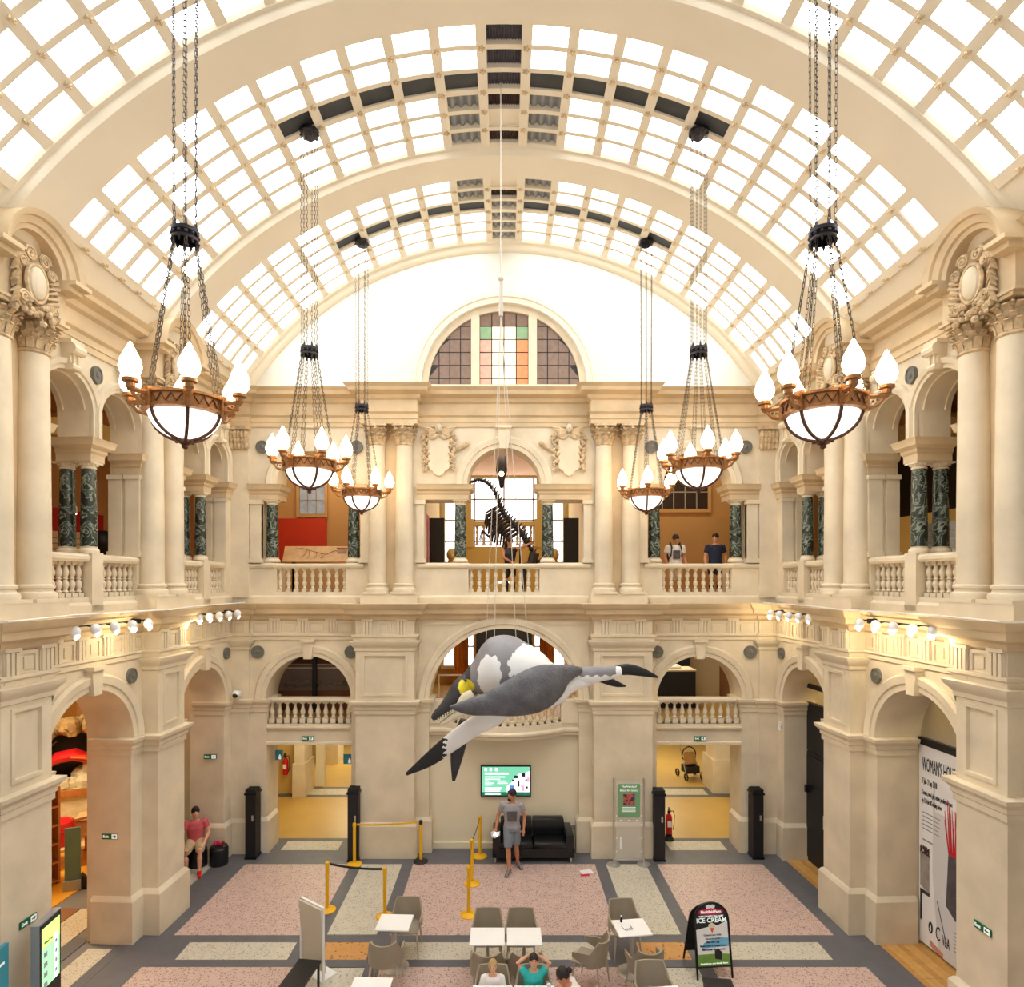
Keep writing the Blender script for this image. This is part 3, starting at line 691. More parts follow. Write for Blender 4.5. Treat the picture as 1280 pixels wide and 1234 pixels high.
        for q in (-1, 1):                               # jamb pilasters seen inside the openings
            b = B()
            for (y0, y1) in ((-.02, .24), (.31, .55)):
                xa, xb = sp(c+q*(ww-.05), c+q*(ww+.02)); b.box(xa, xb, y0, y1, 6.82, 8.30); b.box(xa-.02, xb+.02, y0-.02, y1+.02, 6.82, 6.92); b.box(xa-.02, xb+.02, y0-.02, y1+.02, 8.22, 8.30)
            part('pilaster', b, 'stone', w)
            xa, xb = sp(c+q*.14, c+q*(ww-.04)); balustrade(w, xa, xb, .12, 7 if i else 6)
        part('roundel', RND, None, w, (m*c, 0, 9.72)).scale = (.75, 1, .95)
        b = B(); b.box(*sp(c-.13, c+.13), -.05, .1, 5.9, 6.84); part('pedestal', b, 'stone', w)
    for pc in (P1, P2):
        b = B(); b.box(*sp(pc-.62, pc+.62), -.40, 0, ZFL, 6.09); part('column_plinth', b, 'stone', w)
        column(w, m*(pc-.32), -.12); column(w, m*(pc+.32), -.12)
        b = B(); b.box(*sp(pc-.17, pc+.17), -.04, 0, 6.09, 10.02); b.box(*sp(pc-.60, pc+.60), -.36, 0, 10.03, 10.56); b.box(*sp(pc-.64, pc+.64), -.4, 0, 10.02, 10.06); part('pilaster', b, 'stone_warm', w)
        cartouche(w, m*pc)
    sweepp('cornice', w, [path([(0, 0), (P1-.6, 0)]), path([(P1+.6, 0), (P2-.6, 0)]), path([(P2+.6, 0), (UE, 0)]), path([(P1-.62, 0), (P1+.62, 0)]), path([(P2-.62, 0), (P2+.62, 0)])], ENTAB, 'stone_warm')
    sweepp('base_moulding', w, [path([(0, 0), (UE, 0)])], [(0, 5.87), (.05, 5.87), (.05, 6.0), (.02, 6.04), (0, 6.05)])
    return w
WL = side_wall(-1, 'wall_left', 'stone side wall on the left with paired columns and gallery arches')
WR = side_wall(1, 'wall_right', 'stone side wall on the right with paired columns and gallery arches')
# ------------------------------------------------------------------ rooms behind the arches
def sbox(name, label, m, x0, x1, y0, y1, z0, z1):
    b = B(); b.box(min(x0, x1), max(x0, x1), y0, y1, z0, z1); return tag(part(name, b, m, smooth=0), label, kind='structure')
def lamp(loc, energy, size=1.0, col=(1, .82, .55), name='room_light', rx=0, sy=None):
    l = bpy.data.lights.new(name, 'AREA'); l.energy = energy; l.size = size; l.color = col
    if sy: l.shape = 'RECTANGLE'; l.size_y = sy
    o = bpy.data.objects.new(name, l); COL.objects.link(o); o.location = loc; o.rotation_euler = (rx, 0, 0); return o
# upper gallery
sbox('floor_gallery', 'upper gallery floor behind the end wall', 'lino', -11.5, 11.5, 15.1, 24.2, 5.55, 5.86)
sbox('ceiling_gallery', 'upper gallery ceiling behind the end wall', 'pink_wall', -11.5, 11.5, 15.1, 24.2, 10.5, 10.7)
for s, n in ((-1, 'left'), (1, 'right')):
    sbox('wall_gallery_'+n, 'tan back wall of the upper gallery, %s bay' % n, 'tan_wall', s*2.4, s*11.5, 18.1, 18.3, 5.86, 10.5)
    sbox('wall_passage_'+n, 'stair passage wall on the %s behind the centre bay' % n, 'yellow_wall', s*2.5, s*2.7, 18.3, 24, 5.86, 10.5)
    sbox('wall_aisle_'+n, 'back wall of the %s side gallery' % n, 'tan_wall' if s < 0 else 'dark_room', s*11.3, s*11.5, 3.5, 18.1, 5.6, 10.6)
    p = [(s*(WX(15.1)+.8), 15.1), (s*11.4, 15.1), (s*11.4, 3.5), (s*(WX(3.5)+.8), 3.5)]
    for z, t, nm, mm, lb in ((5.86, .3, 'floor_aisle_'+n, 'lino', 'floor of the %s side gallery' % n), (10.75, .2, 'ceiling_aisle_'+n, 'tan_wall' if s < 0 else 'brown_panel', 'ceiling of the %s side gallery' % n)):
        b = B(); b.add([(x, y, z-t) for x, y in p]+[(x, y, z) for x, y in p], [(0, 1, 2, 3), (4, 5, 6, 7), (0, 1, 5, 4), (1, 2, 6, 5), (2, 3, 7, 6), (3, 0, 4, 7)]); tag(part(nm, b, mm, smooth=0), lb, kind='structure')
    sbox('wall_aisle_near_'+n, 'near end of the %s side gallery' % n, 'tan_wall', s*(WX(4)+.5), s*11.4, 3.7, 3.9, 0, 10.7)
# arched beam across each side gallery
for s, n in ((-1, 'left'), (1, 'right')):
    b = B(); rs = []
    for i in range(17):
        a = pi*i/16; rs.append([(s*(9.2+2.2*cos(a)), y, 8.05+1.35*sin(a)+o) for y, o in ((12.6, 0), (13.0, 0), (13.0, .35), (12.6, .35))])
    b.rings(rs); tag(part('trim_1' if s < 0 else 'trim_2', b, 'yellow_wall' if s < 0 else 'tan_wall'), 'arched beam across the %s side gallery' % n, kind='structure')
# mezzanine
sbox('floor_mezzanine', 'mezzanine floor behind the end wall', 'lino', -8, 8, 15.2, 22, 2.62, 2.98)
sbox('wall_mezzanine_left', 'dark back wall of the left mezzanine', 'black', -8, -2.6, 18.6, 18.8, 4.05, 5.6); sbox('wall_mezzanine_dado', 'brown lower back wall of the left mezzanine', 'brown_panel', -8, -2.6, 18.55, 18.8, 2.98, 4.05)
sbox('wall_mezzanine_right', 'cream back wall of the right mezzanine', 'cream_wall', 2.6, 8, 18.3, 18.5, 2.98, 5.6)
sbox('wall_mezzanine_divider_left', 'wall between left and centre mezzanine', 'yellow_wall', -2.75, -2.55, 15.25, 20.4, 2.98, 5.6); sbox('wall_mezzanine_divider_right', 'wall between centre and right mezzanine', 'tan_wall', 2.55, 2.75, 15.25, 20.4, 2.98, 5.6)
for s, n in ((-1, 'left'), (1, 'right')): sbox('wall_mezzanine_end_'+n, 'outer end wall of the %s mezzanine' % n, 'brown_panel', s*6.4, s*6.6, 15.3, 18.6, 2.98, 5.6)
sbox('wall_mezzanine_centre', 'back wall of the centre mezzanine under its bright windows', 'tan_wall', -2.6, 2.6, 20.4, 20.6, 2.98, 5.6)
# ground floor rooms
sbox('wall_corridor_end', 'far end of the ground floor corridor', 'cream_wall', -12, 12, 25.5, 25.8, 0, 2.62)
sbox('wall_corridor_left', 'yellow wall stub with the extinguisher in the left corridor', 'yellow_wall', -9, -6.15, 18.5, 18.8, 0, 2.62)
sbox('wall_corridor_pillar', 'white panelled wall stub in the left corridor', 'cream_wall', -5.86, -5.6, 19.2, 19.4, 0, 2.62); sbox('wall_corridor_block', 'pale boxed-in column deep in the left corridor', 'cream_wall', -6.4, -5.8, 21.5, 22.3, 0, 2.62)
sbox('wall_corridor_middle', 'wall between the two ground floor rooms', 'cream_wall', -2.4, 2.4, 15.3, 25, 0, 2.62)
for (s, n) in ((-1, 'left'), (1, 'right')): sbox('wall_corridor_outer_'+n, 'outer wall of the %s ground floor room' % n, 'yellow_wall', s*9, s*9.2, 18.5, 25.5, 0, 2.62)
b = B(); b.box(-6.2, -5.9, 18.2, 18.95, 0, 2.62); b.box(-6.24, -5.86, 18.15, 19.0, 0, 1.0); tag(part('trim_3', b, 'stone', smooth=0), 'stone pilaster with plinth in the left corridor', kind='structure')
b = B(); b.box(6.35, 7.0, 18.6, 19.4, 0, 2.62); b.box(6.28, 7.1, 18.5, 19.5, 0, 1.0); tag(part('trim_4', b, 'stone', smooth=0), 'stone pilaster with plinth in the right room', kind='structure')
for s in (-1, 1):
    rect('corridor_floor', 'lino', *sorted((s*2.4, s*9)), 15.3, 25.5, .002); rect('slate_strip', 'slate', *sorted((s*3.2, s*7.2)), 18.2, 19.1, .005); rect('inlay_panel', 'terrazzo_pale', *sorted((s*4.2, s*6.1)), 18.4, 18.95, .008)
    # lintel and balcony of the mezzanine arch
    xs = sorted((s*(SA-RA), s*(SA+RA))); b = B(); b.box(*xs, .02, .7, 2.55, 3.02); l = part('lintel', b, 'stone', E)
    sweepp('lintel_moulding', E, [[(xs[0], .02), (xs[1], .02)]], [(0, 2.86), (.03, 2.87), (.06, 2.92), (.06, 2.95), (0, 2.96)]); sweepp('lintel_moulding', E, [[(xs[0], .02), (xs[1], .02)]], [(0, 2.53), (.03, 2.53), (.03, 2.58), (0, 2.6)])
    balustrade(E, xs[0], xs[1], .12, 11, 3.02, VASE, .5, 3.62, .03, 2.98)
# curved balcony in the centre bay
def bplan(t, off=0):
    x = -1.77+3.54*t; xx = abs(x)
    y = .12 if xx > 1.35 else .12-.55*cos(xx/1.35*pi/2)**.8
    return (x, y+off)
NP = 36; plan = [bplan(i/NP) for i in range(NP+1)]
bc = B(); bc.sweep(plan, [(-.2, 2.72), (0, 2.72), (.04, 2.74), (.05, 2.8), (.10, 2.84), (.10, 2.88), (.03, 2.92), (.03, 3.06), (-.2, 3.06)])
bal = part('curved_balcony', bc, 'stone', E)
b = B(); b.sweep(plan, [(-.14, 3.46), (.03, 3.46), (.06, 3.5), (.06, 3.56), (.03, 3.58), (-.14, 3.58)]); part('rail', b, 'stone', bal)
b = B(); b.prism([(p[0], p[1]) for p in plan]+[(1.77, .7), (-1.77, .7)], [], 0, .34)
for i, v in enumerate(b.v): b.v[i] = (v[0], v[2], 2.72+v[1])
part('balcony_slab', b, 'stone', bal, smooth=0)
for k in range(15):
    t = (.5-1.30/3.54)+(2.6/3.54)*(k+.5)/15; p = bplan(t); part('baluster', VASE.copy() if False else VASE, None, bal, (p[0], p[1]+.07, 3.02), None).scale = (1, 1, .9)
for s in (-1, 1): b = B(); b.box(*sorted((s*1.35, s*1.77)), .06, .3, 3.02, 3.5); part('balcony_pedestal', b, 'stone', bal, smooth=0)
b = B(); b.box(-1.80, 1.80, .22, .8, 0, 2.75); b.box(-1.78, 1.78, .18, .25, 0, .14); part('recess_wall', b, 'cream_wall', E, smooth=0)
# side bays at ground level, in the side walls' own frames
def srect(w, name, m, pts, mt):
    b = B(); n = len(pts); q = [(m*u, y) for u, y in pts]
    b.add([(x, y, -.03) for x, y in q]+[(x, y, .004) for x, y in q], [tuple(range(n)), tuple(range(n, 2*n))]+[(k, (k+1) % n, n+(k+1) % n, n+k) for k in range(n)]); return part(name, b, mt, w, smooth=0)
def lbox(w, m, name, mt, u0, u1, y0, y1, z0, z1, label=None):
    b = B(); b.box(*sorted((m*u0, m*u1)), y0, y1, z0, z1); return part(name, b, mt, w, smooth=0, label=label)
# left: children's room, end recess
lbox(WL, -1, 'recess_wall', 'cream_wall', -.2, 2.5, 1.55, 1.65, 0, 2.25); lbox(WL, -1, 'recess_wall', 'pink_wall', -.2, 2.5, 1.5, 1.65, 2.32, 5.6); lbox(WL, -1, 'dado_rail', 'brown_panel', -.2, 2.5, 1.48, 1.65, 2.25, 2.32)
lbox(WL, -1, 'recess_side', 'cream_wall', -.25, -.15, .7, 1.6, 0, 5.6); lbox(WL, -1, 'recess_side', 'pink_wall', 2.42, 2.5, .8, 1.65, 0, 5.6)
lbox(WL, -1, 'room_wall', 'yellow_wall', -6, 10.3, 7.6, 7.8, 0, 5.6); lbox(WL, -1, 'room_wall', 'pink_wall', -5.2, -5, 1.0, 7.7, 0, 5.6); lbox(WL, -1, 'room_ceiling', 'pink_wall', -6, 10.3, .8, 7.8, 5.3, 5.5)
lbox(WL, -1, 'room_wall', 'pink_wall', -5, -.25, 1.55, 1.65, 0, 5.5)
lbox(WL, -1, 'room_wall', 'tan_wall', 6.3, 6.4, .8, 7.6, 0, 5.5)
srect(WL, 'threshold', -1, [(AC2-.98, 0), (AC2+.98, 0), (AC2+.98, .2), (AC2-.98, .2)], 'slate'); srect(WL, 'inlay_panel', -1, [(AC2-.8, .2), (AC2+.8, .2), (AC2+.8, .62), (AC2-.8, .62)], 'terrazzo_pale'); srect(WL, 'threshold', -1, [(3.56, .82), (6.2, .82), (6.2, 1.1), (3.56, 1.1)], 'slate'); srect(WL, 'inlay_panel', -1, [(2.6, 1.12), (6.2, 1.12), (6.2, 1.7), (2.6, 1.7)], 'terrazzo_pale')
srect(WL, 'brown_mat', -1, [(2.6, 1.72), (6.2, 1.72), (6.2, 2.3), (2.6, 2.3)], 'brown_panel'); srect(WL, 'room_floor', -1, [(-5, 2.3), (6.3, 2.3), (6.3, 7.6), (-5, 7.6)], 'yellow_floor')
srect(WL, 'inlay_panel', -1, [(.4, .1), (2.2, .1), (2.2, 1.5), (.4, 1.5)], 'terrazzo_pale'); srect(WL, 'inlay_panel', -1, [(6.92, .1), (8.9, .1), (8.9, 1.1), (6.92, 1.1)], 'terrazzo_pale')
lbox(WL, -1, 'recess_wall', 'cream_wall', 6.6, 9.6, 1.3, 1.4, 0, 5.6)
# right: parquet recesses, black doors, glazed screen
for (u0, u1, dd) in ((.4, 2.2, .52), (AC2-.98, AC2+.98, .80), (AC3-.98, AC3+.98, 1.2)):
    n = int(dd/.1)
    for k in range(n):
        for h in range(2):
            a, c = u0+(u1-u0)*h/2, u0+(u1-u0)*(h+1)/2
            srect(WR, 'plank', 1, [(a+.003, k*dd/n+.002), (c-.003, k*dd/n+.002), (c-.003, (k+1)*dd/n-.002), (a+.003, (k+1)*dd/n-.002)], 'parquet' if (k*7+h*3) % 3 else 'parquet2')
lbox(WR, 1, 'recess_wall', 'yellow_wall', -.3, 2.6, 1.7, 1.8, 0, 5.6); lbox(WR, 1, 'recess_side', 'stone', 2.24, 2.3, .8, 1.75, 0, 5.6); lbox(WR, 1, 'recess_side', 'stone', .3, .37, .8, 1.75, 0, 5.6)
dr = tag(link('door_1', None, None, WR.location, WR.rotation_euler.z), 'tall black double doors in the far right arch', kind='structure')
for (u0, u1) in ((.40, 1.28), (1.30, 2.22)):
    b = B(); b.box(u0, u1, .52, .58, 0.01, 2.5); b.box(u0+.03, u1-.03, .50, .52, .1, 2.42); p = part('door_leaf', b, 'black', dr, smooth=0)
b = B(); b.box(1.2, 1.24, .44, .5, 1.0, 1.3); part('door_handle', b, 'steel', dr)
b = B(); b.box(.40, 2.20, .52, .58, 2.52, 3.5); part('overpanel', b, 'black', dr, smooth=0)
b = B(); b.box(.39, 2.21, .5, .6, 3.5, 3.62); b.box(.45, 2.15, .5, .56, 3.95, 4.05); part('transom', b, 'black', dr, smooth=0)
sc = tag(link('door_2', None, None, WR.location, WR.rotation_euler.z), 'glazed screen above the exhibition banner in the right arch', kind='structure')
b = B(); b.box(AC2-1, AC2+1, .74, .84, 3.52, 3.64); part('transom', b, 'black', sc, smooth=0)
b = B(); b.prism(notch(AC2, 1.0, ZSP, 3.64), [], .79, .80); part('pane', b, 'glass', sc, smooth=0)
lbox(WR, 1, 'room_wall', 'leaf_case', 2.6, 6.6, 3.0, 3.1, 0, 5.6); lbox(WR, 1, 'room_ceiling', 'tan_wall', 2.6, 6.6, .8, 3.1, 5.4, 5.6); lbox(WR, 1, 'room_wall', 'yellow_wall', 2.55, 2.65, .8, 3.1, 0, 5.6); lbox(WR, 1, 'room_wall', 'tan_wall', 6.5, 6.6, .8, 3.1, 0, 5.6); lbox(WR, 1, 'beam', 'black', 2.6, 6.6, 1.6, 1.75, 4.1, 4.25)
lbox(WR, 1, 'recess_wall', 'cream_wall', 6.65, 9.6, 1.3, 1.4, 0, 5.6)
# lights of the rooms
for s in (-1, 1): lamp((s*5.2, 17.0, 2.58), 34, 1.2, (1, .88, .55)); lamp((s*5.2, 21.5, 2.58), 60, 1.5, (1, .9, .6))
lamp((-5, 17, 10.4), 60, 2, (1, .78, .5)); lamp((5, 17, 10.4), 50, 2, (1, .78, .5)); lamp((0, 17, 10.4), 40, 1.5, (1, .85, .6))
lamp((-9.2, 10, 10.5), 26, 2.5, (1, .78, .5)); lamp((9.2, 10, 10.5), 16, 2.0, (1, .8, .5))
lamp((-4.6, 17, 5.5), 5, 1, (1, .7, .45)); lamp((4.6, 17.2, 5.5), 30, 1, (1, .86, .6)); lamp((0, 18.0, 5.5), 25, 1, (1, .78, .45))
lamp((-10.8, 12.5, 5.2), 240, 2, (1, .82, .5)); lamp((-7.4, 13.3, 5.2), 14, .6, (1, .8, .6)); lamp((8.3, 10.0, 5.3), 22, .6, (1, .85, .5)); lamp((7.7, 13.3, 5.3), 14, .5, (1, .85, .4))
# windows of the upper rooms
def window(n, label, x0, x1, z0, z1, y, nx, nz, pm, fm='stone', bar=.03, top=None):
    w = tag(link('window_%d' % n, None), label, kind='structure'); b = B()
    b.box(x0-.08, x1+.08, y-.08, y+.02, z0-.1, z0); b.box(x0-.08, x1+.08, y-.08, y+.02, z1, z1+.08); b.box(x0-.08, x0, y-.08, y+.02, z0, z1); b.box(x1, x1+.08, y-.08, y+.02, z0, z1); part('window_frame', b, fm, w, smooth=0)
    for i in range(nx):
        for j in range(nz):
            b = B(); b.box(x0+(x1-x0)*i/nx+bar/2, x0+(x1-x0)*(i+1)/nx-bar/2, y-.03, y-.02, z0+(z1-z0)*j/nz+bar/2, z0+(z1-z0)*(j+1)/nz-bar/2); part('pane', b, pm, w, smooth=0)
    b = B()
    for i in range(1, nx): x = x0+(x1-x0)*i/nx; b.box(x-bar/2, x+bar/2, y-.05, y, z0, z1)
    for j in range(1, nz): z = z0+(z1-z0)*j/nz; b.box(x0, x1, y-.05, y, z-bar/2, z+bar/2)
    part('glazing_bar', b, 'white_plaster' if fm == 'stone' else 'steel', w, smooth=0); return w
window(5, 'daylit leaded window above the red panel in the left gallery bay', -6.0, -5.25, 8.35, 10.0, 18.09, 3, 4, 'window_view', 'tan_wall', .03)
window(6, 'dark multi-pane window above the two men in the right gallery bay', 4.3, 5.98, 8.5, 10.0, 18.09, 5, 3, 'window_night', 'tan_wall', .03)
window(7, 'bright landing window behind the skeleton', -2.3, 2.3, 6.3, 10.4, 24.05, 4, 5, 'window_sky', 'white_plaster', .06)
sbox('wall_landing', 'wall around the bright landing window', 'cream_wall', -2.7, 2.7, 24.1, 24.3, 5.8, 10.6)
window(8, 'bright window behind the left orange curtain', -2.0, -1.0, 3.6, 5.5, 20.39, 2, 3, 'window_sky', 'white_plaster', .05); window(9, 'bright window behind the right orange curtain', 1.0, 2.0, 3.6, 5.5, 20.39, 2, 3, 'window_sky', 'white_plaster', .05)
sbox('trim_5', 'red painted wall panel under the leaded window', 'red_wall', -8.2, -5.2, 18.0, 18.1, 7.0, 8.22)
sbox('trim_6', 'tan partition panel behind the two men', 'tan_wall', 4.1, 7.2, 17.9, 18.1, 5.86, 8.25)
sbox('trim_7', 'red partition in the left side gallery', 'deep_red', -11.2, -11.05, 9, 17, 5.86, 8.2)
sbox('trim_8', 'ochre partition in the right side gallery', 'yellow_wall', 10.0, 10.15, 6, 17, 5.86, 8.0)
# ================================================================== chandeliers
def chain(b, p0, p1, pitch=.062, r=.0036, w=.0135):
    p0, p1 = Vector(p0), Vector(p1); n = max(2, int((p1-p0).length/pitch)); d = (p1-p0).normalized()
    u = d.cross(Vector((0, 1, 0)));  u = u.normalized() if u.length > .1 else Vector((1, 0, 0)); v = d.cross(u)
    L = (p1-p0).length/n
    for i in range(n):
        c = p0+d*L*(i+.5); s = u if i % 2 else v; h = L*.5+r*1.2; k = h-w
        ring = [c+s*w*cos(a)+d*((k if sin(a) > 0 else -k)+w*sin(a)) for a in (.52, 1.57, 2.62, 3.66, 4.71, 5.76)]
        b.tube(ring, r, 4, loop=True, up=u.cross(s) if u.cross(s).length > .1 else d.cross(s))
def chandelier_proto():
    t = thing('chandelier', 'x', 'chandelier'); R = .36
    b = B(); n = 9; b.lathe((0, 0, 0), [(.02, .042)]+[(R*sin(pi/2*i/n), .34-.30*cos(pi/2*i/n)) for i in range(1, n+1)]+[(R-.02, .34)], 24); part('glass_bowl', b, 'bowl_glass', t)
    b = B(); b.lathe((0, 0, 0), [(.36, .30), (.41, .31), (.41, .33), (.395, .34), (.395, .44), (.42, .45), (.42, .475), (.37, .48), (.36, .46)], 24)
    rg = part('ring_band', b, 'bronze', t)
    b = B()
    for k in range(24):
        a0 = 2*pi*k/24; a1 = a0+pi/24; a2 = a0+pi/12; q = .40
        b.tube([(q*cos(a0), q*sin(a0), .35), (q*cos(a1), q*sin(a1), .43), (q*cos(a2), q*sin(a2), .35)], .007, 4)
    part('zigzag_ornament', b, 'dark_bronze', rg)
    for k in range(6):
        a = 2*pi*k/6; b = B(); b.tube([((R+.012)*sin(pi/2*i/8)*cos(a), (R+.012)*sin(pi/2*i/8)*sin(a), .34-.312*cos(pi/2*i/8)) for i in range(9)], .018, 6, up=(cos(a+1.57), sin(a+1.57), 0)); part('bowl_rib', b, 'dark_bronze', t)
    b = B(); b.lathe((0, 0, 0), [(.01, -.06), (.035, -.045), (.03, -.02), (.05, -.005), (.075, .01), (.06, .035), (.04, .06)], 10)
    for k in range(6): a = 2*pi*k/6; b.ball((.085*cos(a), .085*sin(a), .02), (.025, .025, .02), 6, 4)
    part('finial', b, 'dark_bronze', t)
    for k in range(6):
        a = 2*pi*k/6; c, s = cos(a), sin(a); b = B()
        b.cbox((.40*c, .40*s, .40), (.03, .045, .10), (c, s, 0), (-s, c, 0)); b.tube([(.42*c, .42*s, .44), (.5*c, .5*s, .435), (.6*c, .6*s, .44)], [.03, .026, .03], 6); b.tube([(.42*c, .42*s, .32), (.5*c, .5*s, .34), (.57*c, .57*s, .42)], [.022, .02, .016], 6)
        for i in range(4): b.ball(((.46+.04*i)*c, (.46+.04*i)*s, .385+.01*i), .014, 5, 4)
        ar = part('arm', b, 'bronze', t)
        b = B(); b.lathe((.58*c, .58*s, 0), [(.03, .43), (.045, .45), (.045, .49), (.075, .5), (.075, .53), (.06, .54)], 12); part('lamp_holder', b, 'bronze', ar)
        b = B(); b.lathe((.58*c, .58*s, 0), [(.05, .54), (.09, .59), (.106, .65), (.09, .73), (.056, .80), (.03, .85), (.015, .885), (.002, .90)], 14); part('flame_lamp', b, 'bulb', ar)
    b = B(); b.lathe((0, 0, 0), [(.115, 2.17), (.135, 2.17), (.135, 2.20), (.115, 2.20), (.115, 2.17)], 18); b.lathe((0, 0, 0), [(.115, 2.25), (.14, 2.25), (.14, 2.29), (.115, 2.29), (.115, 2.25)], 18)
    for k in range(12): a = 2*pi*k/12; b.ball((.128*cos(a), .128*sin(a), 2.225), .022, 6, 4); b.tube([(.128*cos(a), .128*sin(a), 2.17), (.128*cos(a), .128*sin(a), 2.12)], [.02, .006], 5)
    for k in range(6): a = 2*pi*k/6; b.tube([(.125*cos(a), .125*sin(a), 2.29), (.11*cos(a), .11*sin(a), 2.35)], [.02, .012], 5)
    part('crown_ring', b, 'iron', t)
    for k in range(6):
        a = 2*pi*k/6
        for q in (-.09, .09):
            b = B(); chain(b, (.125*cos(a+q), .125*sin(a+q), 2.14), (.39*cos(a+q*.8), .39*sin(a+q*.8), .47)); part('chain', b, 'chain', t)
    return t
CH0 = chandelier_proto(); first = True
for (s, Yc, lab, an) in ((-1, D-1.37, 'chandelier hanging furthest away on the left, before the end wall', .2), (1, D-1.37, 'chandelier hanging furthest away on the right, before the end wall', .35), (-1, (YR1+YR2)/2, 'middle chandelier of the left row, over the hall', .1), (1, (YR1+YR2)/2, 'middle chandelier of the right row, over the hall', .45), (-1, (YR2+YR3)/2, 'largest chandelier on the left, nearest the viewer', .02), (1, (YR2+YR3)/2, 'largest chandelier on the right, nearest the viewer', .52)):
    t = CH0 if first else copy_tree(CH0); first = False
    x = s*(3.42 if Yc < 8 else 3.14 if Yc < 11 else 3.04)
    t.location = (x, Yc, 7.86); t.rotation_euler = (0, 0, an); tag(t, 'bronze bowl '+lab, 'chandelier', 'bronze bowl chandeliers of the hall')
    zt = vp(asin(max(-1, min(1, x/vR(Yc))))*vR(Yc)/VR, Yc, -.05)[2]-7.86
    b = B(); b.lathe((0, 0, 0), [(.08, zt-.12), (.1, zt-.1), (.12, zt-.07), (.155, zt-.05), (.155, zt), (.1, zt+.03)], 16)
    for k in range(8): b.ball((.135*cos(k*pi/4), .135*sin(k*pi/4), zt-.06), .025, 6, 4)
    part('ceiling_rose', b, 'iron', t)
    for k in range(6):
        a = 2*pi*k/6; b = B(); chain(b, (.12*cos(a), .12*sin(a), 2.3), (.13*cos(a), .13*sin(a), zt-.08), .066); part('chain', b, 'chain', t)
# ================================================================== spotlights on the side cornices
def spot(parent_w, m, u, lab, grp, lit, tilt):
    t = thing('spotlight', lab, 'spotlight', group=grp); t.parent = None
    M = parent_w.matrix_basis @ Matrix.Translation((m*u, -.50, 5.66)); t.matrix_basis = M
    b = B(); b.ball((0, 0, 0), (.075, .075, .085), 12, 8); part('lamp_head', b, 'white_plastic', t)
    b = B(); b.disc((0, -.055, -.035), .05, .02, 'y', 14); d = part('lens', b, 'spot_glow' if lit else 'screen_white', t); d.rotation_euler = (.5, 0, 0); d.location = (0, -.01, -.03)
    b = B(); b.tube([(0, .06, .03), (0, .10, .045), (0, .135, .05)], .012, 6); part('bracket', b, 'black_metal', t)
for w, m, side in ((WL, -1, 'left'), (WR, 1, 'right')):
    for g, (u0, u1, gl) in enumerate(((5.65, 3.95, 'nearer'), (2.35, .75, 'further'))):
        grp = 'spotlights of the %s group on the %s cornice' % (gl, side)
        for k in range(5):
            od = ('first', 'second', 'third', 'fourth', 'fifth')[k]
            lit = (m < 0 and ((g == 0 and k == 3) or (g == 1 and k == 0))) or (m > 0 and (g == 0 and k in (0, 2, 4) or g == 1 and k == 4))
            spot(w, m, u0+(u1-u0)*k/4, '%s white spotlight from the viewer in the %s group on the %s cornice' % (od, gl, side), grp, lit, 0)
        b = B(); b.tube([(m*(u0+.15), -.34, 5.71), (m*(u1-.15), -.34, 5.71)], .012, 6); b.box(*sorted((m*(u0-.05), m*(u0+.02))), -.36, -.2, 5.66, 5.74); b.box(*sorted((m*(u1-.02), m*(u1+.05))), -.36, -.2, 5.66, 5.74)
        r = part('light_rail', b, 'black_metal', None, w.location, rotz=w.rotation_euler.z); tag(r, 'thin black rail carrying the %s spotlights on the %s cornice' % (gl, side), 'light rail')
    b = B(); b.tube([(m*u, -.36-(.3 if abs(u-P1) < .75 or abs(u-P2) < .75 else 0), 5.885) for u in (.1, 1.2, 2.1, 2.14, 3.62, 3.66, 5.45, 5.49, 6.97, 7.0, 9)], .012, 5); c = part('cable', b, 'white_plastic', None, w.location, rotz=w.rotation_euler.z); tag(c, 'white cable laid along the %s gallery cornice' % side, 'cable')
def plight(loc, e, col=(1, .82, .5), r=.05):
    l = bpy.data.lights.new('spot_light', 'POINT'); l.energy = e; l.color = col; l.shadow_soft_size = r; o = bpy.data.objects.new('spot_light', l); COL.objects.link(o); o.location = loc
for w, m, us in ((WL, -1, (4.4, 2.35)), (WR, 1, (5.65, 4.8, 3.95, .75))):
    for u in us: plight(w.matrix_basis @ Vector((m*u, -.52, 5.45)), 9)
# ================================================================== exit signs
def exit_sign(lab, loc, rotz, arrow=1, sc=1.0):
    t = thing('exit_sign', lab, 'exit sign', loc, rotz, 'green exit signs'); t.scale = (sc,)*3
    b = B(); b.box(-.16, .16, -.015, 0, -.055, .055); b.box(-.165, .165, -.006, 0, -.06, .06); part('sign_panel', b, 'green_sign', t, smooth=0)
    text('Exit', .075, 'lettering', 'sign_white', t, (-.085, -.017, -.025), bold=.001)
    b = B(); b.box(.035, .145, -.018, -.014, -.045, .045); a = part('pictogram', b, 'sign_white', t, smooth=0)
    b = B(); x = .09; q = arrow
    if abs(q) == 1: b.box(x-.035, x+.035, -.021, -.017, -.010, .010); b.prism([(x+q*.005, .034), (x+q*.04, 0), (x+q*.005, -.034)], [], -.021, -.017)
    else: b.box(x-.010, x+.010, -.021, -.017, -.035, .02); b.prism([(x-.034, .0), (x, .038), (x+.034, 0)], [], -.021, -.017)
    part('arrow', b, 'green_sign', a, smooth=0)
    b = B(); b.box(.0, .028, -.0175, -.014, -.04, .04); b.ball((.014, -.018, .03), .006, 5, 4); part('running_figure', b, 'green_sign', t, smooth=0)
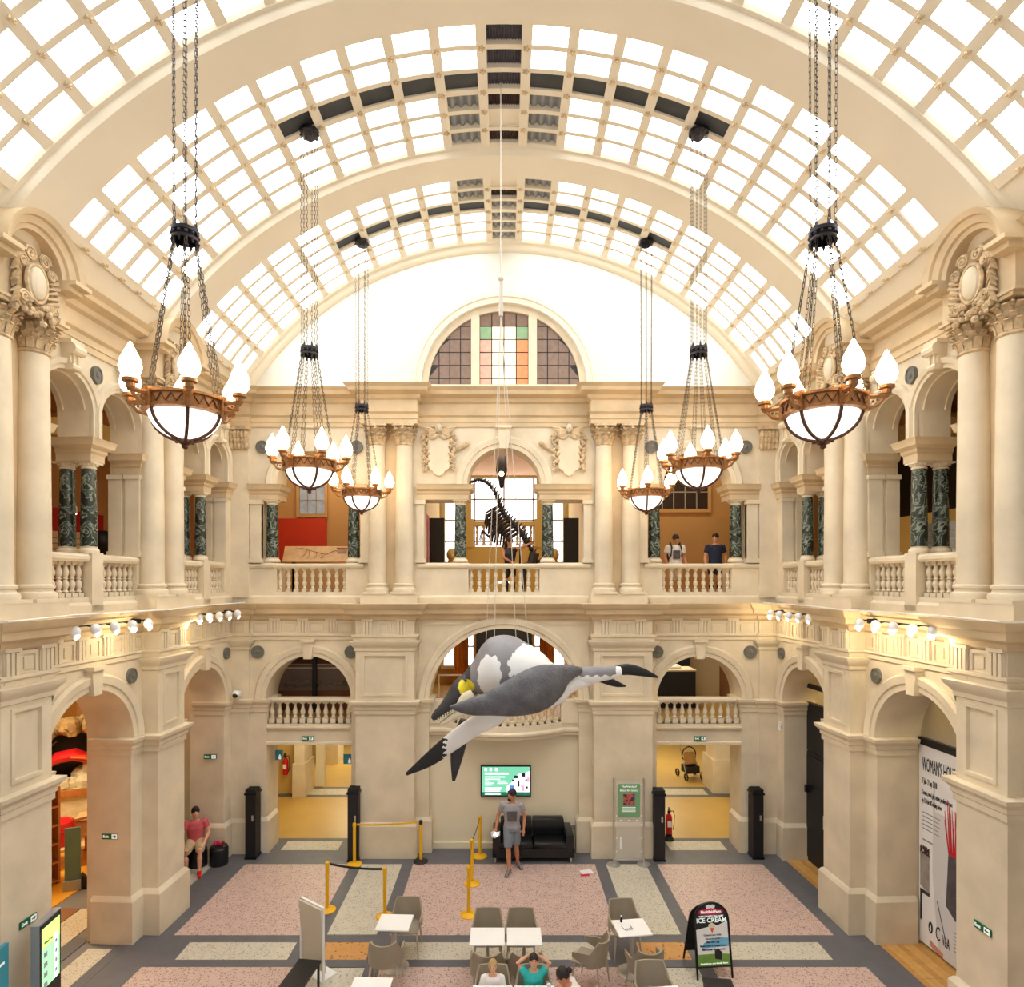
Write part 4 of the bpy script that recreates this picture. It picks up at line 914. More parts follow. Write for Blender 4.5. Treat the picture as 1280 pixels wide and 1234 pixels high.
exit_sign('green exit sign on the lintel over the left doorway', (-4.62, D-.005, 2.68), 0, 2, .85); exit_sign('green exit sign on the lintel over the right doorway', (4.62, D-.005, 2.68), 0, 2, .85)
ra = WL.rotation_euler.z; rr_ = WR.rotation_euler.z
exit_sign('green exit sign on the pier beside the seated man', P(263, 946, 14.11), 0, 1, .9)
exit_sign('green exit sign on the jamb of the play area arch', WL.matrix_basis @ Vector((-(AC2-1.01), .38, 1.87)), ra-pi/2, 1, .9)
exit_sign('green exit sign low on the nearest left pier, above the touch screen', WL.matrix_basis @ Vector((-P2, -.31, 1.82)), ra, 1, .85)
exit_sign('green exit sign low on the nearest right pier', WR.matrix_basis @ Vector((P2+.05, -.31, 1.75)), rr_, -1, .85)
# ================================================================== folded black gates
def gate(lab, x, Y, h=1.6):
    t = thing('folding_gate', lab, 'gate', (x, Y, 0), 0, 'black folded gates beside the doorways')
    for k in range(6):
        b = B(); b.box(-.12, .12, -.15+.05*k, -.112+.05*k, .02, h-.03*(k % 2)); part('slat', b, 'black', t, smooth=0)
    b = B(); b.box(-.14, .14, -.17, .16, h*.92, h*.95); part('gate_band', b, 'black_metal', t, smooth=0); b = B(); b.box(-.13, .13, -.17, .16, 0, .05); part('gate_foot', b, 'black_metal', t, smooth=0)
    b = B(); b.box(.03, .07, -.17, -.15, h*.55, h*.63); part('lock_plate', b, 'steel', t, smooth=0)
gate('folded black gate at the outer jamb of the left doorway', -5.82, D-.24); gate('folded black gate at the inner jamb of the left doorway', -3.44, D-.36, 1.66)
gate('folded black gate at the inner jamb of the right doorway, next to the extinguisher', 3.55, D-.35, 1.62); gate('folded black gate at the outer jamb of the right doorway', 5.84, D-.24)
# ================================================================== yellow queue posts
def post(px, py, lab, base='yellow_post', h=.94):
    p = FL(px, py); t = thing('queue_post', lab, 'barrier post', (p.x, p.y, 0), 0, 'yellow queue barrier posts')
    b = B(); b.lathe((0, 0, 0), [(.17, 0), (.17, .015), (.15, .03), (.05, .05), (.04, .06)], 20); part('base', b, base, t)
    b = B(); b.lathe((0, 0, 0), [(.035, .05), (.035, h-.08)], 14); part('pole', b, 'yellow_post', t)
    b = B(); b.lathe((0, 0, 0), [(.04, h-.09), (.042, h-.02), (.03, h)], 14); part('belt_head', b, 'yellow_post' if base == 'yellow_post' else base, t)
    return p
q1 = post(443, 1081, 'yellow queue post in front of the gate by the left doorway'); q2 = post(526, 1077, 'yellow queue post with a dark base by the left stone pier', 'iron')
q3 = post(409, 1138, 'yellow queue post nearest the white display board'); q4 = post(481, 1146, 'yellow queue post just behind the leftmost white table')
q5 = post(600, 1071, 'yellow queue post furthest back, left of the sofa'); q6 = post(590, 1105, 'middle yellow queue post of the row left of the walking man'); q7 = post(586, 1144, 'front yellow queue post of the row left of the walking man')
def belt(a, c, lab, m, sag=.03):
    b = B(); ax = (c-a).normalized(); a = a+ax*.06; c = c-ax*.06; n = 8; rs = []
    for i in range(n+1):
        p = a+(c-a)*i/n; z = .90-sag*4*(i/n)*(1-i/n); rs.append([(p.x, p.y, z-.022), (p.x, p.y, z+.022), (p.x+.003, p.y+.003, z+.022), (p.x+.003, p.y+.003, z-.022)])
    b.rings(rs); tag(part('barrier_belt', b, m), lab, 'belt', 'retractable barrier belts')
belt(q1, q2, 'yellow belt across the foot of the left stone pier', 'yellow_post'); belt(q3, q4, 'black belt between the two front left queue posts', 'black'); belt(q5, q6, 'black belt between the back and middle posts left of the sofa', 'black'); belt(q6, q7, 'black belt between the middle and front posts left of the walking man', 'black')
# ================================================================== sofa, screen, poster stand
t = thing('sofa', 'black leather two-seat sofa under the wall screen', 'sofa', (.66, 14.30, 0))
b = B(); b.box(-.90, .90, -.32, .34, .10, .30); part('seat_base', b, 'black_leather', t)
def cushion(x0, x1, y0, y1, z0, z1, r=.04):
    b = B(); n = 4; prof = [(0, r), (r*.3, r*.3), (r, 0)]
    rs = []
    for (ins, z) in ((r, z0), (0, z0+r), (0, z1-r), (r*.4, z1-r*.3), (r*1.3, z1)): rs.append([(x0+ins, y0+ins, z), (x1-ins, y0+ins, z), (x1-ins, y1-ins, z), (x0+ins, y1-ins, z)])
    return b.rings(rs)
for x0, x1 in ((-.74, -.01), (.01, .74)):
    part('seat_cushion', cushion(x0, x1, -.36, .16, .30, .46), 'black_leather', t, smooth=60); part('back_cushion', cushion(x0, x1, .10, .34, .44, .84), 'black_leather', t, smooth=60)
for s in (-1, 1): part('armrest', cushion(*sorted((s*.74, s*.92)), -.36, .36, .10, .66, .03), 'black_leather', t, smooth=60)
for sx_ in (-.86, .86):
    for sy_ in (-.3, .3): b = B(); b.box(sx_-.02, sx_+.02, sy_-.02, sy_+.02, 0, .11); part('leg', b, 'steel', t, smooth=0)
t = thing('wall_screen', 'flat screen with a green notice on the wall behind the sofa', 'screen', (.045, D+.215, 1.62))
b = B(); b.box(-.60, .60, -.06, 0, -.37, .37); part('bezel', b, 'black', t, smooth=0)
b = B(); b.box(-.57, .57, -.065, -.06, -.34, .34); sc_ = part('display', b, 'screen_green', t, smooth=0)
b = B(); b.box(-.57, .57, -.067, -.065, -.34, -.26); part('footer_strip', b, 'screen_dark', sc_, smooth=0)
b = B(); b.prism([(.0, -.26), (.02, -.12), (.12, -.05), (.2, .08), (.30, .17), (.45, .2), (.57, .24), (.57, -.26)], [], -.068, -.065); part('picture', b, 'screen_white', sc_, smooth=0)
b = B(); rnd = random.Random(8)
for (x, z, w, h) in ((.24, .1, .1, .07), (.42, .15, .08, .09), (.30, -.06, .05, .14), (.48, .02, .04, .06), (.5, -.15, .05, .05), (.38, -.12, .03, .05), (.17, .02, .05, .04)): b.box(x-w/2, x+w/2, -.070, -.068, z-h/2, z+h/2)
part('picture_dark', b, 'screen_navy', sc_, smooth=0)
b = B(); b.box(.08, .2, -.070, -.068, -.2, -.1); part('picture_blue', b, 'screen_blue', sc_, smooth=0)
b = B(); b.box(.38, .44, -.071, -.068, -.24, -.1); b.box(.5, .56, -.071, -.068, -.02, .1); part('picture_pink', b, 'screen_pink', sc_, smooth=0)
b = B()
for (x0, x1, z) in ((-.50, -.02, .10), (-.50, -.14, .045), (-.50, -.40, .0), (-.2, .0, .0), (-.5, -.28, -.05), (-.2, .04, -.05), (-.5, -.34, -.09), (-.5, -.1, -.16), (-.5, -.12, -.2), (-.5, -.14, -.24), (-.5, -.12, -.31)): b.box(x0, x1, -.069, -.065, z-.012, z+.012)
for x in (-.48, -.36, -.23): b.box(x-.03, x+.03, -.069, -.065, .24, .31)
b.box(-.50, .06, -.069, -.065, .155, .20)
part('lettering', b, 'screen_white', sc_, smooth=0)
p = FL(786, 1081); t = thing('poster_stand', 'freestanding clear poster stand with a green poster before the right pier', 'poster stand', (p.x, p.y, 0))
for s in (-1, 1):
    b = B(); b.lathe((s*.34, 0, 0), [(.15, 0), (.15, .012), (.05, .03), (.02, .04)], 20); part('base', b, 'steel', t)
    b = B(); b.lathe((s*.34, 0, 0), [(.02, .03), (.02, 1.95)], 10); part('upright', b, 'steel', t)
b = B(); b.box(-.28, .28, -.004, .004, .12, 1.90); part('clear_panel', b, 'glass', t, smooth=0)
b = B(); b.box(-.33, .33, -.01, .01, .10, .13); part('crossbar', b, 'steel', t, smooth=0)
b = B()
for z in (.3, .6, .9, 1.1, 1.8):
    for s in (-1, 1): b.box(s*.28-.012, s*.28+.012, -.014, -.004, z-.012, z+.012)
for x in (-.18, 0, .18): b.box(x-.02, x+.02, -.012, -.004, .98, 1.01)
b.box(-.2, -.16, -.012, -.004, .35, .62); part('fixing', b, 'white_plastic', t, smooth=0)
b = B(); b.box(-.25, .25, -.014, -.006, 1.07, 1.82); po = part('poster', b, 'poster_green', t, smooth=0)
b = B(); b.box(-.13, .13, -.018, -.014, 1.34, 1.60); part('poster_picture', b, 'patchwork', po, smooth=0)
text('The Friends of', .07, 'lettering', 'sign_white', po, (0, -.016, 1.74), width=.34); text('Bristol Art Gallery', .07, 'lettering', 'sign_white', po, (0, -.016, 1.655), width=.40)
b = B()
for z in (1.29, 1.26, 1.23, 1.2): b.box(-.15, .15, -.016, -.014, z-.006, z+.006)
part('small_print', b, 'sign_white', po, smooth=0)
# electrical and security fittings
b = B(); b.box(-.09, .09, -.02, 0, -.05, .05); b.box(-.07, -.02, -.025, -.02, -.02, .02); b.box(.02, .07, -.025, -.02, -.02, .02); tag(part('socket', b, 'grey_metal', None, (1.66, D+.215, .50), smooth=0), 'double wall socket to the right of the sofa', 'socket')
t = thing('security_camera', 'white dome camera on the left corner impost by the roundel', 'camera', P(295, 868, 14.25)); b = B(); b.box(-.07, .07, 0, .1, -.05, .07); b.ball((0, 0, 0), .085, 12, 8); part('housing', b, 'white_plastic', t); b = B(); b.ball((0, -.04, -.02), .062, 12, 8); part('lens', b, 'black', t)
t = thing('intercom', 'small white wall box on the right corner pier', 'wall box', P(977, 908, 14.3)); b = B(); b.box(-.05, .05, -.02, .06, -.1, .1); part('case', b, 'white_plastic', t, smooth=0); b = B(); b.box(-.03, .03, -.03, -.02, -.06, .02); part('grille', b, 'grey_metal', t, smooth=0)
b = B(); b.box(-.06, .06, -.02, .05, -.08, .08); b.box(-.01, .05, -.03, -.02, -.05, .05); tag(part('door_button', b, 'black', None, P(1010, 986, 14.0)+Vector((0, 0, 0)), smooth=0), 'small dark door button on the jamb by the black doors', 'switch')
# fire extinguishers
def extinguisher(lab, loc, stand):
    t = thing('fire_extinguisher', lab, 'fire extinguisher', loc, 0, 'red fire extinguishers'); b = B(); b.lathe((0, 0, 0), [(.07, .0), (.08, .02), (.08, .40), (.06, .46), (.025, .49), (.025, .52)], 16); part('cylinder', b, 'red', t)
    b = B(); b.lathe((0, 0, 0), [(.03, .51), (.035, .55), (.02, .57)], 10); b.box(-.02, .02, -.12, .02, .57, .60); b.box(-.02, .02, -.10, .02, .62, .64); part('valve', b, 'black_metal', t)
    b = B(); b.tube([(.02, 0, .55), (.1, -.02, .56), (.13, -.03, .45), (.12, -.03, .2), (.1, -.03, .1)], .012, 6); part('hose', b, 'black', t)
    b = B(); b.box(-.05, .05, -.083, -.07, .18, .32); part('instruction_plate', b, 'white_plastic', t, smooth=0)
    if stand: b = B(); b.lathe((0, 0, -.16), [(.13, 0), (.13, .02), (.08, .1), (.08, .16)], 14); part('stand', b, 'black_metal', t)
extinguisher('red fire extinguisher hung on the yellow wall in the left corridor', (-6.52, 18.38, .62), False)
pe = FL(832, 1050); extinguisher('red fire extinguisher on a floor stand by the right doorway', (pe.x+.08, pe.y, .16), True)
# teal notices in the left doorway
for (px, py, d, lab) in ((348, 944, 15.1, 'teal notice with a white figure on the left jamb of the left doorway'), (435, 949, 15.1, 'teal notice with a white figure on the right jamb of the left doorway')):
    p = P(px, py, d); t = thing('notice', lab, 'notice', p, 0); b = B(); b.box(-.11, .11, -.01, .01, -.12, .12); part('board', b, 'teal', t, smooth=0); b = B(); b.ball((.04, -.012, .0), (.02, .004, .02), 6, 4); b.box(.01, .07, -.013, -.01, -.1, -.02); part('pictogram', b, 'sign_white', t, smooth=0)
# banner in the right arch
bn = thing('exhibition_banner', 'tall white exhibition banner reading woman\'s hour in the right arch', 'banner', WR.location, WR.rotation_euler.z)
b = B(); b.box(3.58, 5.54, .75, .78, .06, 3.52); part('banner_sheet', b, 'banner', bn, smooth=0)
b = B(); b.prism([(4.25, 2.9), (4.32, 2.9), (4.32, 2.45), (5.5, 2.45), (5.5, .06), (4.5, .06), (4.2, 1.4)], [], .747, .75); part('pale_shape', b, 'banner_grey', bn, smooth=0)
text("WOMAN'S HOUR", .34, 'title', 'ink', bn, (3.70, .745, 3.08), 'LEFT', width=1.62)
text('7 Jul - 2 Sep 2018', .15, 'date', 'ink', bn, (3.70, .745, 2.85), 'LEFT', width=.72); text('Ceramics, wood, glass, textiles, jewellery and more', .12, 'subtitle', 'ink', bn, (3.70, .745, 2.66), 'LEFT', width=1.45); text('by 12 of the UK\'s leading makers', .12, 'subtitle', 'ink', bn, (3.70, .745, 2.52), 'LEFT', width=.95)
b = B()
for k in range(6): b.box(3.70, 3.70+(.9, .82, .88, .8, .86, .0)[k], .745, .75, 2.34-.07*k, 2.355-.07*k)
b.box(3.72, 4.2, .745, .75, 1.86, 1.885)
for k in range(6): b.box(5.2, 5.5, .745, .75, .62-.06*k, .635-.06*k)
part('small_print', b, 'ink_grey', bn, smooth=0)
b = B(); b.prism([(3.6, 1.05), (4.05, .98), (4.05, 1.62), (3.6, 1.62)], [], .742, .75); part('printed_vessel', b, 'vessel', bn, smooth=0)
b = B(); rnd = random.Random(2)
for k in range(60): b.ball((rnd.uniform(3.6, 4.05), .745, rnd.uniform(1.6, 1.74)), (.03, .003, .03), 6, 4)
part('printed_berries', b, 'berries', bn)
b = B(); b.box(3.6, 4.06, .741, .75, .93, .99); b.box(3.6, 3.68, .741, .75, .45, .95); part('printed_shadow', b, 'ink', bn, smooth=0)
b = B(); b.prism([(4.86, .98), (5.3, .82), (5.42, .9), (5.42, 1.9), (4.98, 1.9)], [], .742, .75); part('printed_vase', b, 'vase', bn, smooth=0)
b = B()
for k in range(13): x0 = 5.0+.03*k; b.tube([(x0, .743, 1.85), (x0-.14+.02*k+rnd.uniform(-.05, .05), .743, 2.2), (x0-.22+.035*k+rnd.uniform(-.04, .04), .743, 2.35+rnd.uniform(0, .45))], [(.02, .004), (.022, .004), (.01, .003)], 6, up=(0, 1, 0))
part('printed_coral', b, 'coral', bn)
b = B(); b.disc((4.12, .742, .42), .10, .006, 'y', 20); part('radio_mark', b, 'black', bn, smooth=0); text('4', .16, 'lettering', 'sign_white', bn, (4.12, .739, .36)); text('C', .34, 'lettering', 'ink', bn, (4.48, .743, .30)); text('V&A', .26, 'lettering', 'ink', bn, (4.86, .743, .28), width=.34)
b = B(); b.tube([(4.1, .744, .16), (4.4, .744, .12), (4.72, .744, .1)], [(.05, .005), (.055, .005), (.04, .004)], 8, up=(0, 1, 0)); part('printed_finger', b, 'finger', bn)
b = B(); b.tube([(4.45, .745, .95), (4.8, .745, .45)], .008, 4); part('printed_line', b, 'ink', bn)
for o in bn.children:
    for v in o.data.vertices:
        if not o.name.startswith('banner_sheet'): v.co.x = AC2-.94+(v.co.x+o.location.x-3.6)*.47
        else: v.co.x += AC2-4.555
    if not o.name.startswith('banner_sheet'): o.location.x = 0
# ================================================================== café furniture
def chair_proto():
    t = thing('cafe_chair', 'x', 'chair')               # front towards -y
    b = B(); rs = []
    for (ins, z) in ((.03, .415), (0, .43), (0, .445), (.015, .455)): rs.append([(x, y, z) for x, y in [(-.22+ins, -.23+ins), (-.12, -.25+ins), (.12, -.25+ins), (.22-ins, -.23+ins), (.23-ins, 0), (.20-ins, .20-ins), (0, .24-ins), (-.20+ins, .20-ins), (-.23+ins, 0)]])
    part('seat', b.rings(rs), 'chair_taupe', t, smooth=50)
    b = B(); rs = []; n = 24
    for i in range(n+1):
        q = -1+2*i/n; a = q*radians(118); x = .255*sin(a)*1.03; y = .255*cos(a)*.95
        if abs(q) > .75: y -= (abs(q)-.75)*.32; x = .262*(1 if q > 0 else -1)*(1-.12*(abs(q)-.75))
        e = min(1, max(0, (abs(q)-.42)/.16)); zt = .80+.035*min(1, abs(q)/.42)**2-.19*(e*e*(3-2*e))-.03*max(0, abs(q)-.75)*4
        f = min(1, max(0, (abs(q)-.62)/.38)); zb = .42+.12*f
        lean = .055*(1-e); n_ = Vector((x, y, 0)).normalized()*.013
        rs.append([(x-n_.x, y-n_.y, zb), (x+n_.x, y+n_.y, zb), (x+n_.x, y+n_.y+lean, zt), (x-n_.x, y-n_.y+lean, zt)])
    part('backrest', b.rings(rs), 'chair_taupe', t, smooth=50)
    for sx_, sy_ in ((-1, -1), (1, -1), (-1, 1), (1, 1)): b = B(); b.tube([(sx_*.20, sy_*.19, .43), (sx_*.235, sy_*.235, 0)], [.018, .012], 8); part('leg', b, 'chair_leg', t)
    return t
CHAIR = chair_proto(); CH_FIRST = [True]
def chair(x, y, rz, lab):
    t = CHAIR if CH_FIRST[0] else copy_tree(CHAIR); CH_FIRST[0] = False
    t.location = (x, y, 0); t.rotation_euler = (0, 0, rz); return tag(t, 'taupe plastic café armchair '+lab, 'chair', 'taupe café armchairs')
def table_proto():
    t = thing('cafe_table', 'x', 'table'); b = B(); rs = []
    for ins, z in ((.01, .715), (0, .72), (0, .735), (.004, .74)): rs.append([(-.275+ins, -.24+ins, z), (.275-ins, -.24+ins, z), (.275-ins, .24-ins, z), (-.275+ins, .24-ins, z)])
    part('tabletop', b.rings(rs), 'table_white', t, smooth=0)
    b = B(); b.lathe((0, 0, 0), [(.03, .02), (.03, .70), (.12, .715)], 14); part('column', b, 'steel', t)
    b = B(); b.lathe((0, 0, 0), [(.235, 0), (.235, .01), (.20, .022), (.05, .035), (.03, .04)], 24); part('base', b, 'steel', t); return t
TAB = table_proto(); TB_FIRST = [True]
def table(x, y, rz, lab):
    t = TAB if TB_FIRST[0] else copy_tree(TAB); TB_FIRST[0] = False
    t.location = (x, y, 0); t.rotation_euler = (0, 0, rz); return tag(t, lab, 'table', 'white café tables')
table(-1.81, 10.2, -.04, 'white café table by the queue posts, leftmost of the back row'); table(-.265, 9.80, 0, 'left one of two joined white café tables'); table(.32, 9.80, 0, 'right one of two joined white café tables'); table(2.08, 10.05, .12, 'white café table by the ice cream sign, with glasses on it')
table(-1.86, 8.54, -.03, 'white café table cut by the lower edge on the left'); table(-.16, 8.36, 0, 'white café table before the boy in the white top'); table(.42, 8.36, 0, 'white café table before the boy in teal'); table(2.18, 8.34, .1, 'white café table cut by the lower edge on the right')
chair(-1.68, 10.62, 0, 'behind the leftmost white table'); chair(-1.86, 9.70, pi, 'in front of the leftmost white table')
chair(-.27, 10.26, 0, 'behind the left joined table'); chair(.29, 10.26, 0, 'behind the right joined table'); chair(-.25, 9.44, pi, 'pushed under the left joined table from the front'); chair(.33, 9.44, pi, 'pushed under the right joined table from the front')
chair(2.06, 10.56, .1, 'behind the table with glasses'); chair(2.18, 9.50, pi+.15, 'in front of the table with glasses'); chair(1.36, 9.72, -pi*.5-.5, 'standing alone between the tables')
chair(-.16, 8.70, 0, 'seating the boy in the white top'); chair(.42, 8.70, 0, 'seating the boy in teal'); chair(2.14, 8.80, .05, 'behind the lower right table'); chair(1.02, 8.3, -pi*.5-.2, 'seating the dark haired woman')
# glasses and cup on the table
t = thing('spectacles', 'pair of wire spectacles on the table by the ice cream sign', 'glasses', (2.02, 9.98, .742), .3)
for s in (-1, 1): b = B(); b.tube([(s*.04+.028*cos(a), .028*sin(a)*.8, .006) for a in [2*pi*k/12 for k in range(12)]], .003, 5, loop=True); b.tube([(s*.068, 0, .006), (s*.075, .11, .006)], .003, 5); part('lens_rim', b, 'black_metal', t)
b = B(); b.tube([(-.012, 0, .006), (.012, 0, .008)], .003, 5); part('bridge', b, 'black_metal', t)
t = thing('menu_stand', 'small dark bottle at the back of the table by the ice cream sign', 'bottle', (1.94, 10.2, .741)); b = B(); b.lathe((0, 0, 0), [(.018, 0), (.02, .01), (.02, .05), (.01, .07), (.01, .09)], 10); part('body', b, 'black', t); b = B(); b.lathe((0, 0, .09), [(.012, 0), (.012, .015)], 8); part('cap', b, 'white_plastic', t)
t = thing('drinking_glass', 'clear tumbler on the table before the boy in teal', 'glass', (.62, 8.52, .741)); b = B(); b.lathe((0, 0, 0), [(.028, 0), (.03, .005), (.034, .1), (.031, .1), (.027, .01)], 14); part('tumbler', b, 'glass', t); b = B(); b.lathe((0, 0, .008), [(.026, 0), (.029, .06)], 12); part('drink', b, 'white_plastic', t)
b = B(); b.box(-.13, .13, -.09, .09, 0, .004); p = FL(733, 1090); tag(part('leaflet', b, 'white_plastic', None, (p.x, p.y, .003), rotz=.3, smooth=0), 'white leaflet dropped on the pink floor before the sofa', 'leaflet'); b = B(); b.box(-.1, .1, -.05, .05, 0, .003); tag(part('leaflet', b, 'magenta', None, (p.x-.05, p.y-.16, .003), rotz=.1, smooth=0), 'pink leaflet dropped on the floor beside the white one', 'leaflet')
# ================================================================== ice cream sign
p = FL(892, 1221); t = thing('sandwich_board', 'black sandwich board advertising ice cream, standing on the floor', 'sign board', (p.x, p.y, 0), .10)
def aframe(y0, y1, mats, name, front):
    lean = Vector((0, y1-y0, 1.12)); ln = lean.length; az = lean/ln; ax = Vector((1, 0, 0)); w = .29; o = Vector((0, y0, 0))
    def pt(x, z, d=0): return o+ax*x+az*z-ax.cross(az)*d
    b = B(); out = [(-w, .0), (-w, .88)]+[(w*cos(a), .88+.26*sin(a)) for a in [pi-pi*k/14 for k in range(1, 14)]]+[(w, .88), (w, 0)]
    b.tube([pt(*q) for q in out], .018, 6, up=(0, 1, 0)); fr = part(name, b, 'black_metal', t)
    def sheet(nm, poly, d0, d1, m, par):
        b = B(); b.prism(poly, [], d0, d1); b.v = [tuple(pt(v[0], v[2], v[1])) for v in b.v]; return part(nm, b, m, par, smooth=0)
    pn = sheet('board_panel', [(-w, .17), (w, .17), (w, .88)]+[(w*cos(a), .88+.26*sin(a)) for a in [pi*k/14 for k in range(1, 14)]]+[(-w, .88)], -.006, .006, 'black', fr)
    return pt, sheet, fr, az
pt, sheet, fr, az = aframe(-.06, .14, None, 'front_frame', True)
sg = 1
F0 = .008
sheet('poster', [(-.265, .20), (.265, .20), (.265, .86), (.12, .80), (-.05, .78), (-.265, .74)], -.010, -.006, 'banner', fr)
sheet('poster_field', [(-.265, .20), (.265, .20), (.265, .36), (.1, .38), (-.265, .37)], -.012, -.010, 'grass', fr)
sheet('poster_sky', [(-.2, .46), (.265, .48), (.265, .60), (.1, .62), (-.15, .54)], -.012, -.010, 'sky_blue', fr)
sheet('poster_cow', [(.02, .30), (.13, .28), (.14, .40), (.08, .44), (.02, .42)], -.014, -.012, 'black', fr)
sheet('poster_cone', [(.0, .68), (.035, .76), (-.035, .76)], -.014, -.010, 'orange', fr); sheet('poster_scoop', [(-.05, .76), (.05, .76), (.06, .81), (0, .84), (-.06, .81)], -.014, -.010, 'tooth', fr)
sheet('brand_badge', [(-.19, .97), (-.21, 1.0), (-.19, 1.03), (0, 1.06), (.19, 1.03), (.21, 1.0), (.19, .97), (0, .955)], -.010, -.006, 'magenta', fr)
sheet('brand_cow', [(-.07, 1.05), (-.08, 1.09), (-.03, 1.115), (0, 1.10), (.04, 1.115), (.08, 1.09), (.06, 1.05), (0, 1.06)], -.010, -.006, 'white_plastic', fr)
def aboard_text(txt, z, width, size, m):
    q = text(txt, size, 'lettering', m, fr, None, width=width, bold=.002)
    for v in q.data.vertices: c = pt(v.co.x, z+v.co.z, -.013); v.co = c
aboard_text('ICE CREAM', .845, .50, .10, 'sign_white'); aboard_text('WEST COUNTRY REAL DAIRY', .925, .42, .035, 'sign_white'); aboard_text('Marshfield Farm', .985, .34, .06, 'sign_white'); aboard_text('Clotted Cream Vanilla', .645, .3, .035, 'ink_grey'); aboard_text('Chocoholic Heaven', .59, .24, .035, 'ink_grey'); aboard_text('Mint Choc Chip', .54, .22, .035, 'navy'); aboard_text('Blackcurrants in Clotted Cream', .485, .44, .035, 'navy'); aboard_text('Sorbet', .43, .4, .03, 'navy'); aboard_text('fresh from our family farm', .225, .46, .03, 'sign_white')
aframe(.52, .18, None, 'rear_frame', False)
# display board, benches, kiosk, teal panel
t = thing('display_board', 'plain cream display board on feet, seen from behind, by the black bench', 'display board', (-3.10, 9.95, 0), radians(-36))
b = B(); b.cbox((0, 0, .66), (.28, .012, .52), (1, 0, 0), (0, cos(.08), sin(.08))); part('panel', b, 'board_back', t, smooth=0); b = B(); b.cbox((0, 0, 1.19), (.285, .018, .012)); part('top_rail', b, 'white_plastic', t, smooth=0)
for s in (-1, 1): b = B(); b.cbox((s*.285, 0, .6), (.012, .018, .6)); part('edge_strip', b, 'white_plastic', t, smooth=0)
b = B(); b.box(-.28, .28, -.03, .28, 0, .025); part('foot', b, 'white_plastic', t, smooth=0)
def bench(lab, x, y, w, l, h, rz):
    t = thing('bench', lab, 'bench', (x, y, 0), rz); b = B(); b.box(-w/2, w/2, -l/2, l/2, h-.04, h); part('seat', b, 'black', t, smooth=0)
    for sx_ in (-1, 1):
        for sy_ in (-1, 1): b = B(); b.box(sx_*(w/2-.03)-.015, sx_*(w/2-.03)+.015, sy_*(l/2-.03)-.015, sy_*(l/2-.03)+.015, 0, h-.04); part('leg', b, 'black_metal', t, smooth=0)
bench('long black bench by the cream display board', -3.12, 9.02, .36, 1.3, .45, -.12); bench('black bench in front of the ice cream sign', 3.12, 8.66, .42, 1.1, .45, -.1)
t = thing('information_kiosk', 'upright touch screen kiosk with a bright green display by the near left pier', 'kiosk', (-6.04, 8.20, 0), pi/2+.12)
b = B(); b.box(-.24, .24, .0, .10, .1, 1.92); part('casing', b, 'grey_metal', t); b = B(); b.box(-.225, .225, -.006, .0, .2, 1.90); part('bezel', b, 'black', t, smooth=0)
b = B(); b.box(-.19, .19, -.010, -.006, 1.05, 1.84); sc_ = part('display', b, 'kiosk_mint', t, smooth=0); b = B(); b.box(-.19, .19, -.012, -.010, 1.58, 1.84); part('display_header', b, 'kiosk_lime', sc_, smooth=0); b = B(); b.box(.07, .15, -.012, -.010, 1.05, 1.66); part('display_column', b, 'screen_white', sc_, smooth=0)
b = B()
for k in range(4): b.box(-.16, -.08, -.014, -.012, 1.45-.13*k, 1.52-.13*k); b.box(.09, .13, -.014, -.012, 1.52-.13*k, 1.57-.13*k)
part('display_icons', b, 'kiosk_mid', sc_, smooth=0); text('What\'s on', .06, 'lettering', 'ink', sc_, (-.06, -.013, 1.62), width=.18)
b = B(); b.box(-.24, .24, -.15, .18, 0, .02); b.box(-.2, .2, .0, .1, .02, .12); part('foot', b, 'grey_metal', t, smooth=0)
t = thing('freestanding_notice', 'teal upright notice panel at the lower left edge', 'notice', (-6.2, 7.45, 0), pi/2+.1); b = B(); b.box(-.3, .3, 0, .05, .12, 1.84); part('panel', b, 'teal', t, smooth=0); b = B(); b.box(-.22, .22, -.004, 0, 1.62, 1.65); b.box(-.22, .1, -.004, 0, 1.54, 1.56); part('lettering', b, 'sign_white', t, smooth=0); b = B(); b.box(-.3, .3, -.15, .2, 0, .02); b.box(-.25, .25, 0, .05, .02, .12); part('foot', b, 'grey_metal', t, smooth=0)
# ================================================================== people
def remeshed(b, name, mats, vox, smooth_it=4):
    me = b.mesh(name+'_raw', mats, 0); o = bpy.data.objects.new('tmp', me); COL.objects.link(o)
    m = o.modifiers.new('r', 'REMESH'); m.mode = 'VOXEL'; m.voxel_size = vox; m.use_smooth_shade = True
    s = o.modifiers.new('s', 'SMOOTH'); s.iterations = smooth_it; s.factor = .5
    dg = bpy.context.evaluated_depsgraph_get(); r = bpy.data.meshes.new_from_object(o.evaluated_get(dg)); r.name = name
    bpy.data.objects.remove(o); r.materials.clear()
    for q in (mats if isinstance(mats, (list, tuple)) else [mats]): r.materials.append(MATS[q])
    r.polygons.foreach_set('use_smooth', [True]*len(r.polygons)); return r
V = Vector
def base_pose():
    J = {'pelvis': (0, 0, .95), 'waist': (0, 0, 1.08), 'chest': (0, .0, 1.30), 'neck': (0, .01, 1.47), 'head': (0, -.01, 1.63), 'face': (0, -1, 0)}
    for s, k in ((-1, 'R'), (1, 'L')): J.update({'sh'+k: (s*.19, .01, 1.42), 'el'+k: (s*.25, .03, 1.14), 'wr'+k: (s*.26, -.06, .90), 'hip'+k: (s*.09, 0, .92), 'kn'+k: (s*.10, -.01, .50), 'an'+k: (s*.10, .02, .08), 'toe'+k: (s*.12, -.16, .03)})
    return J
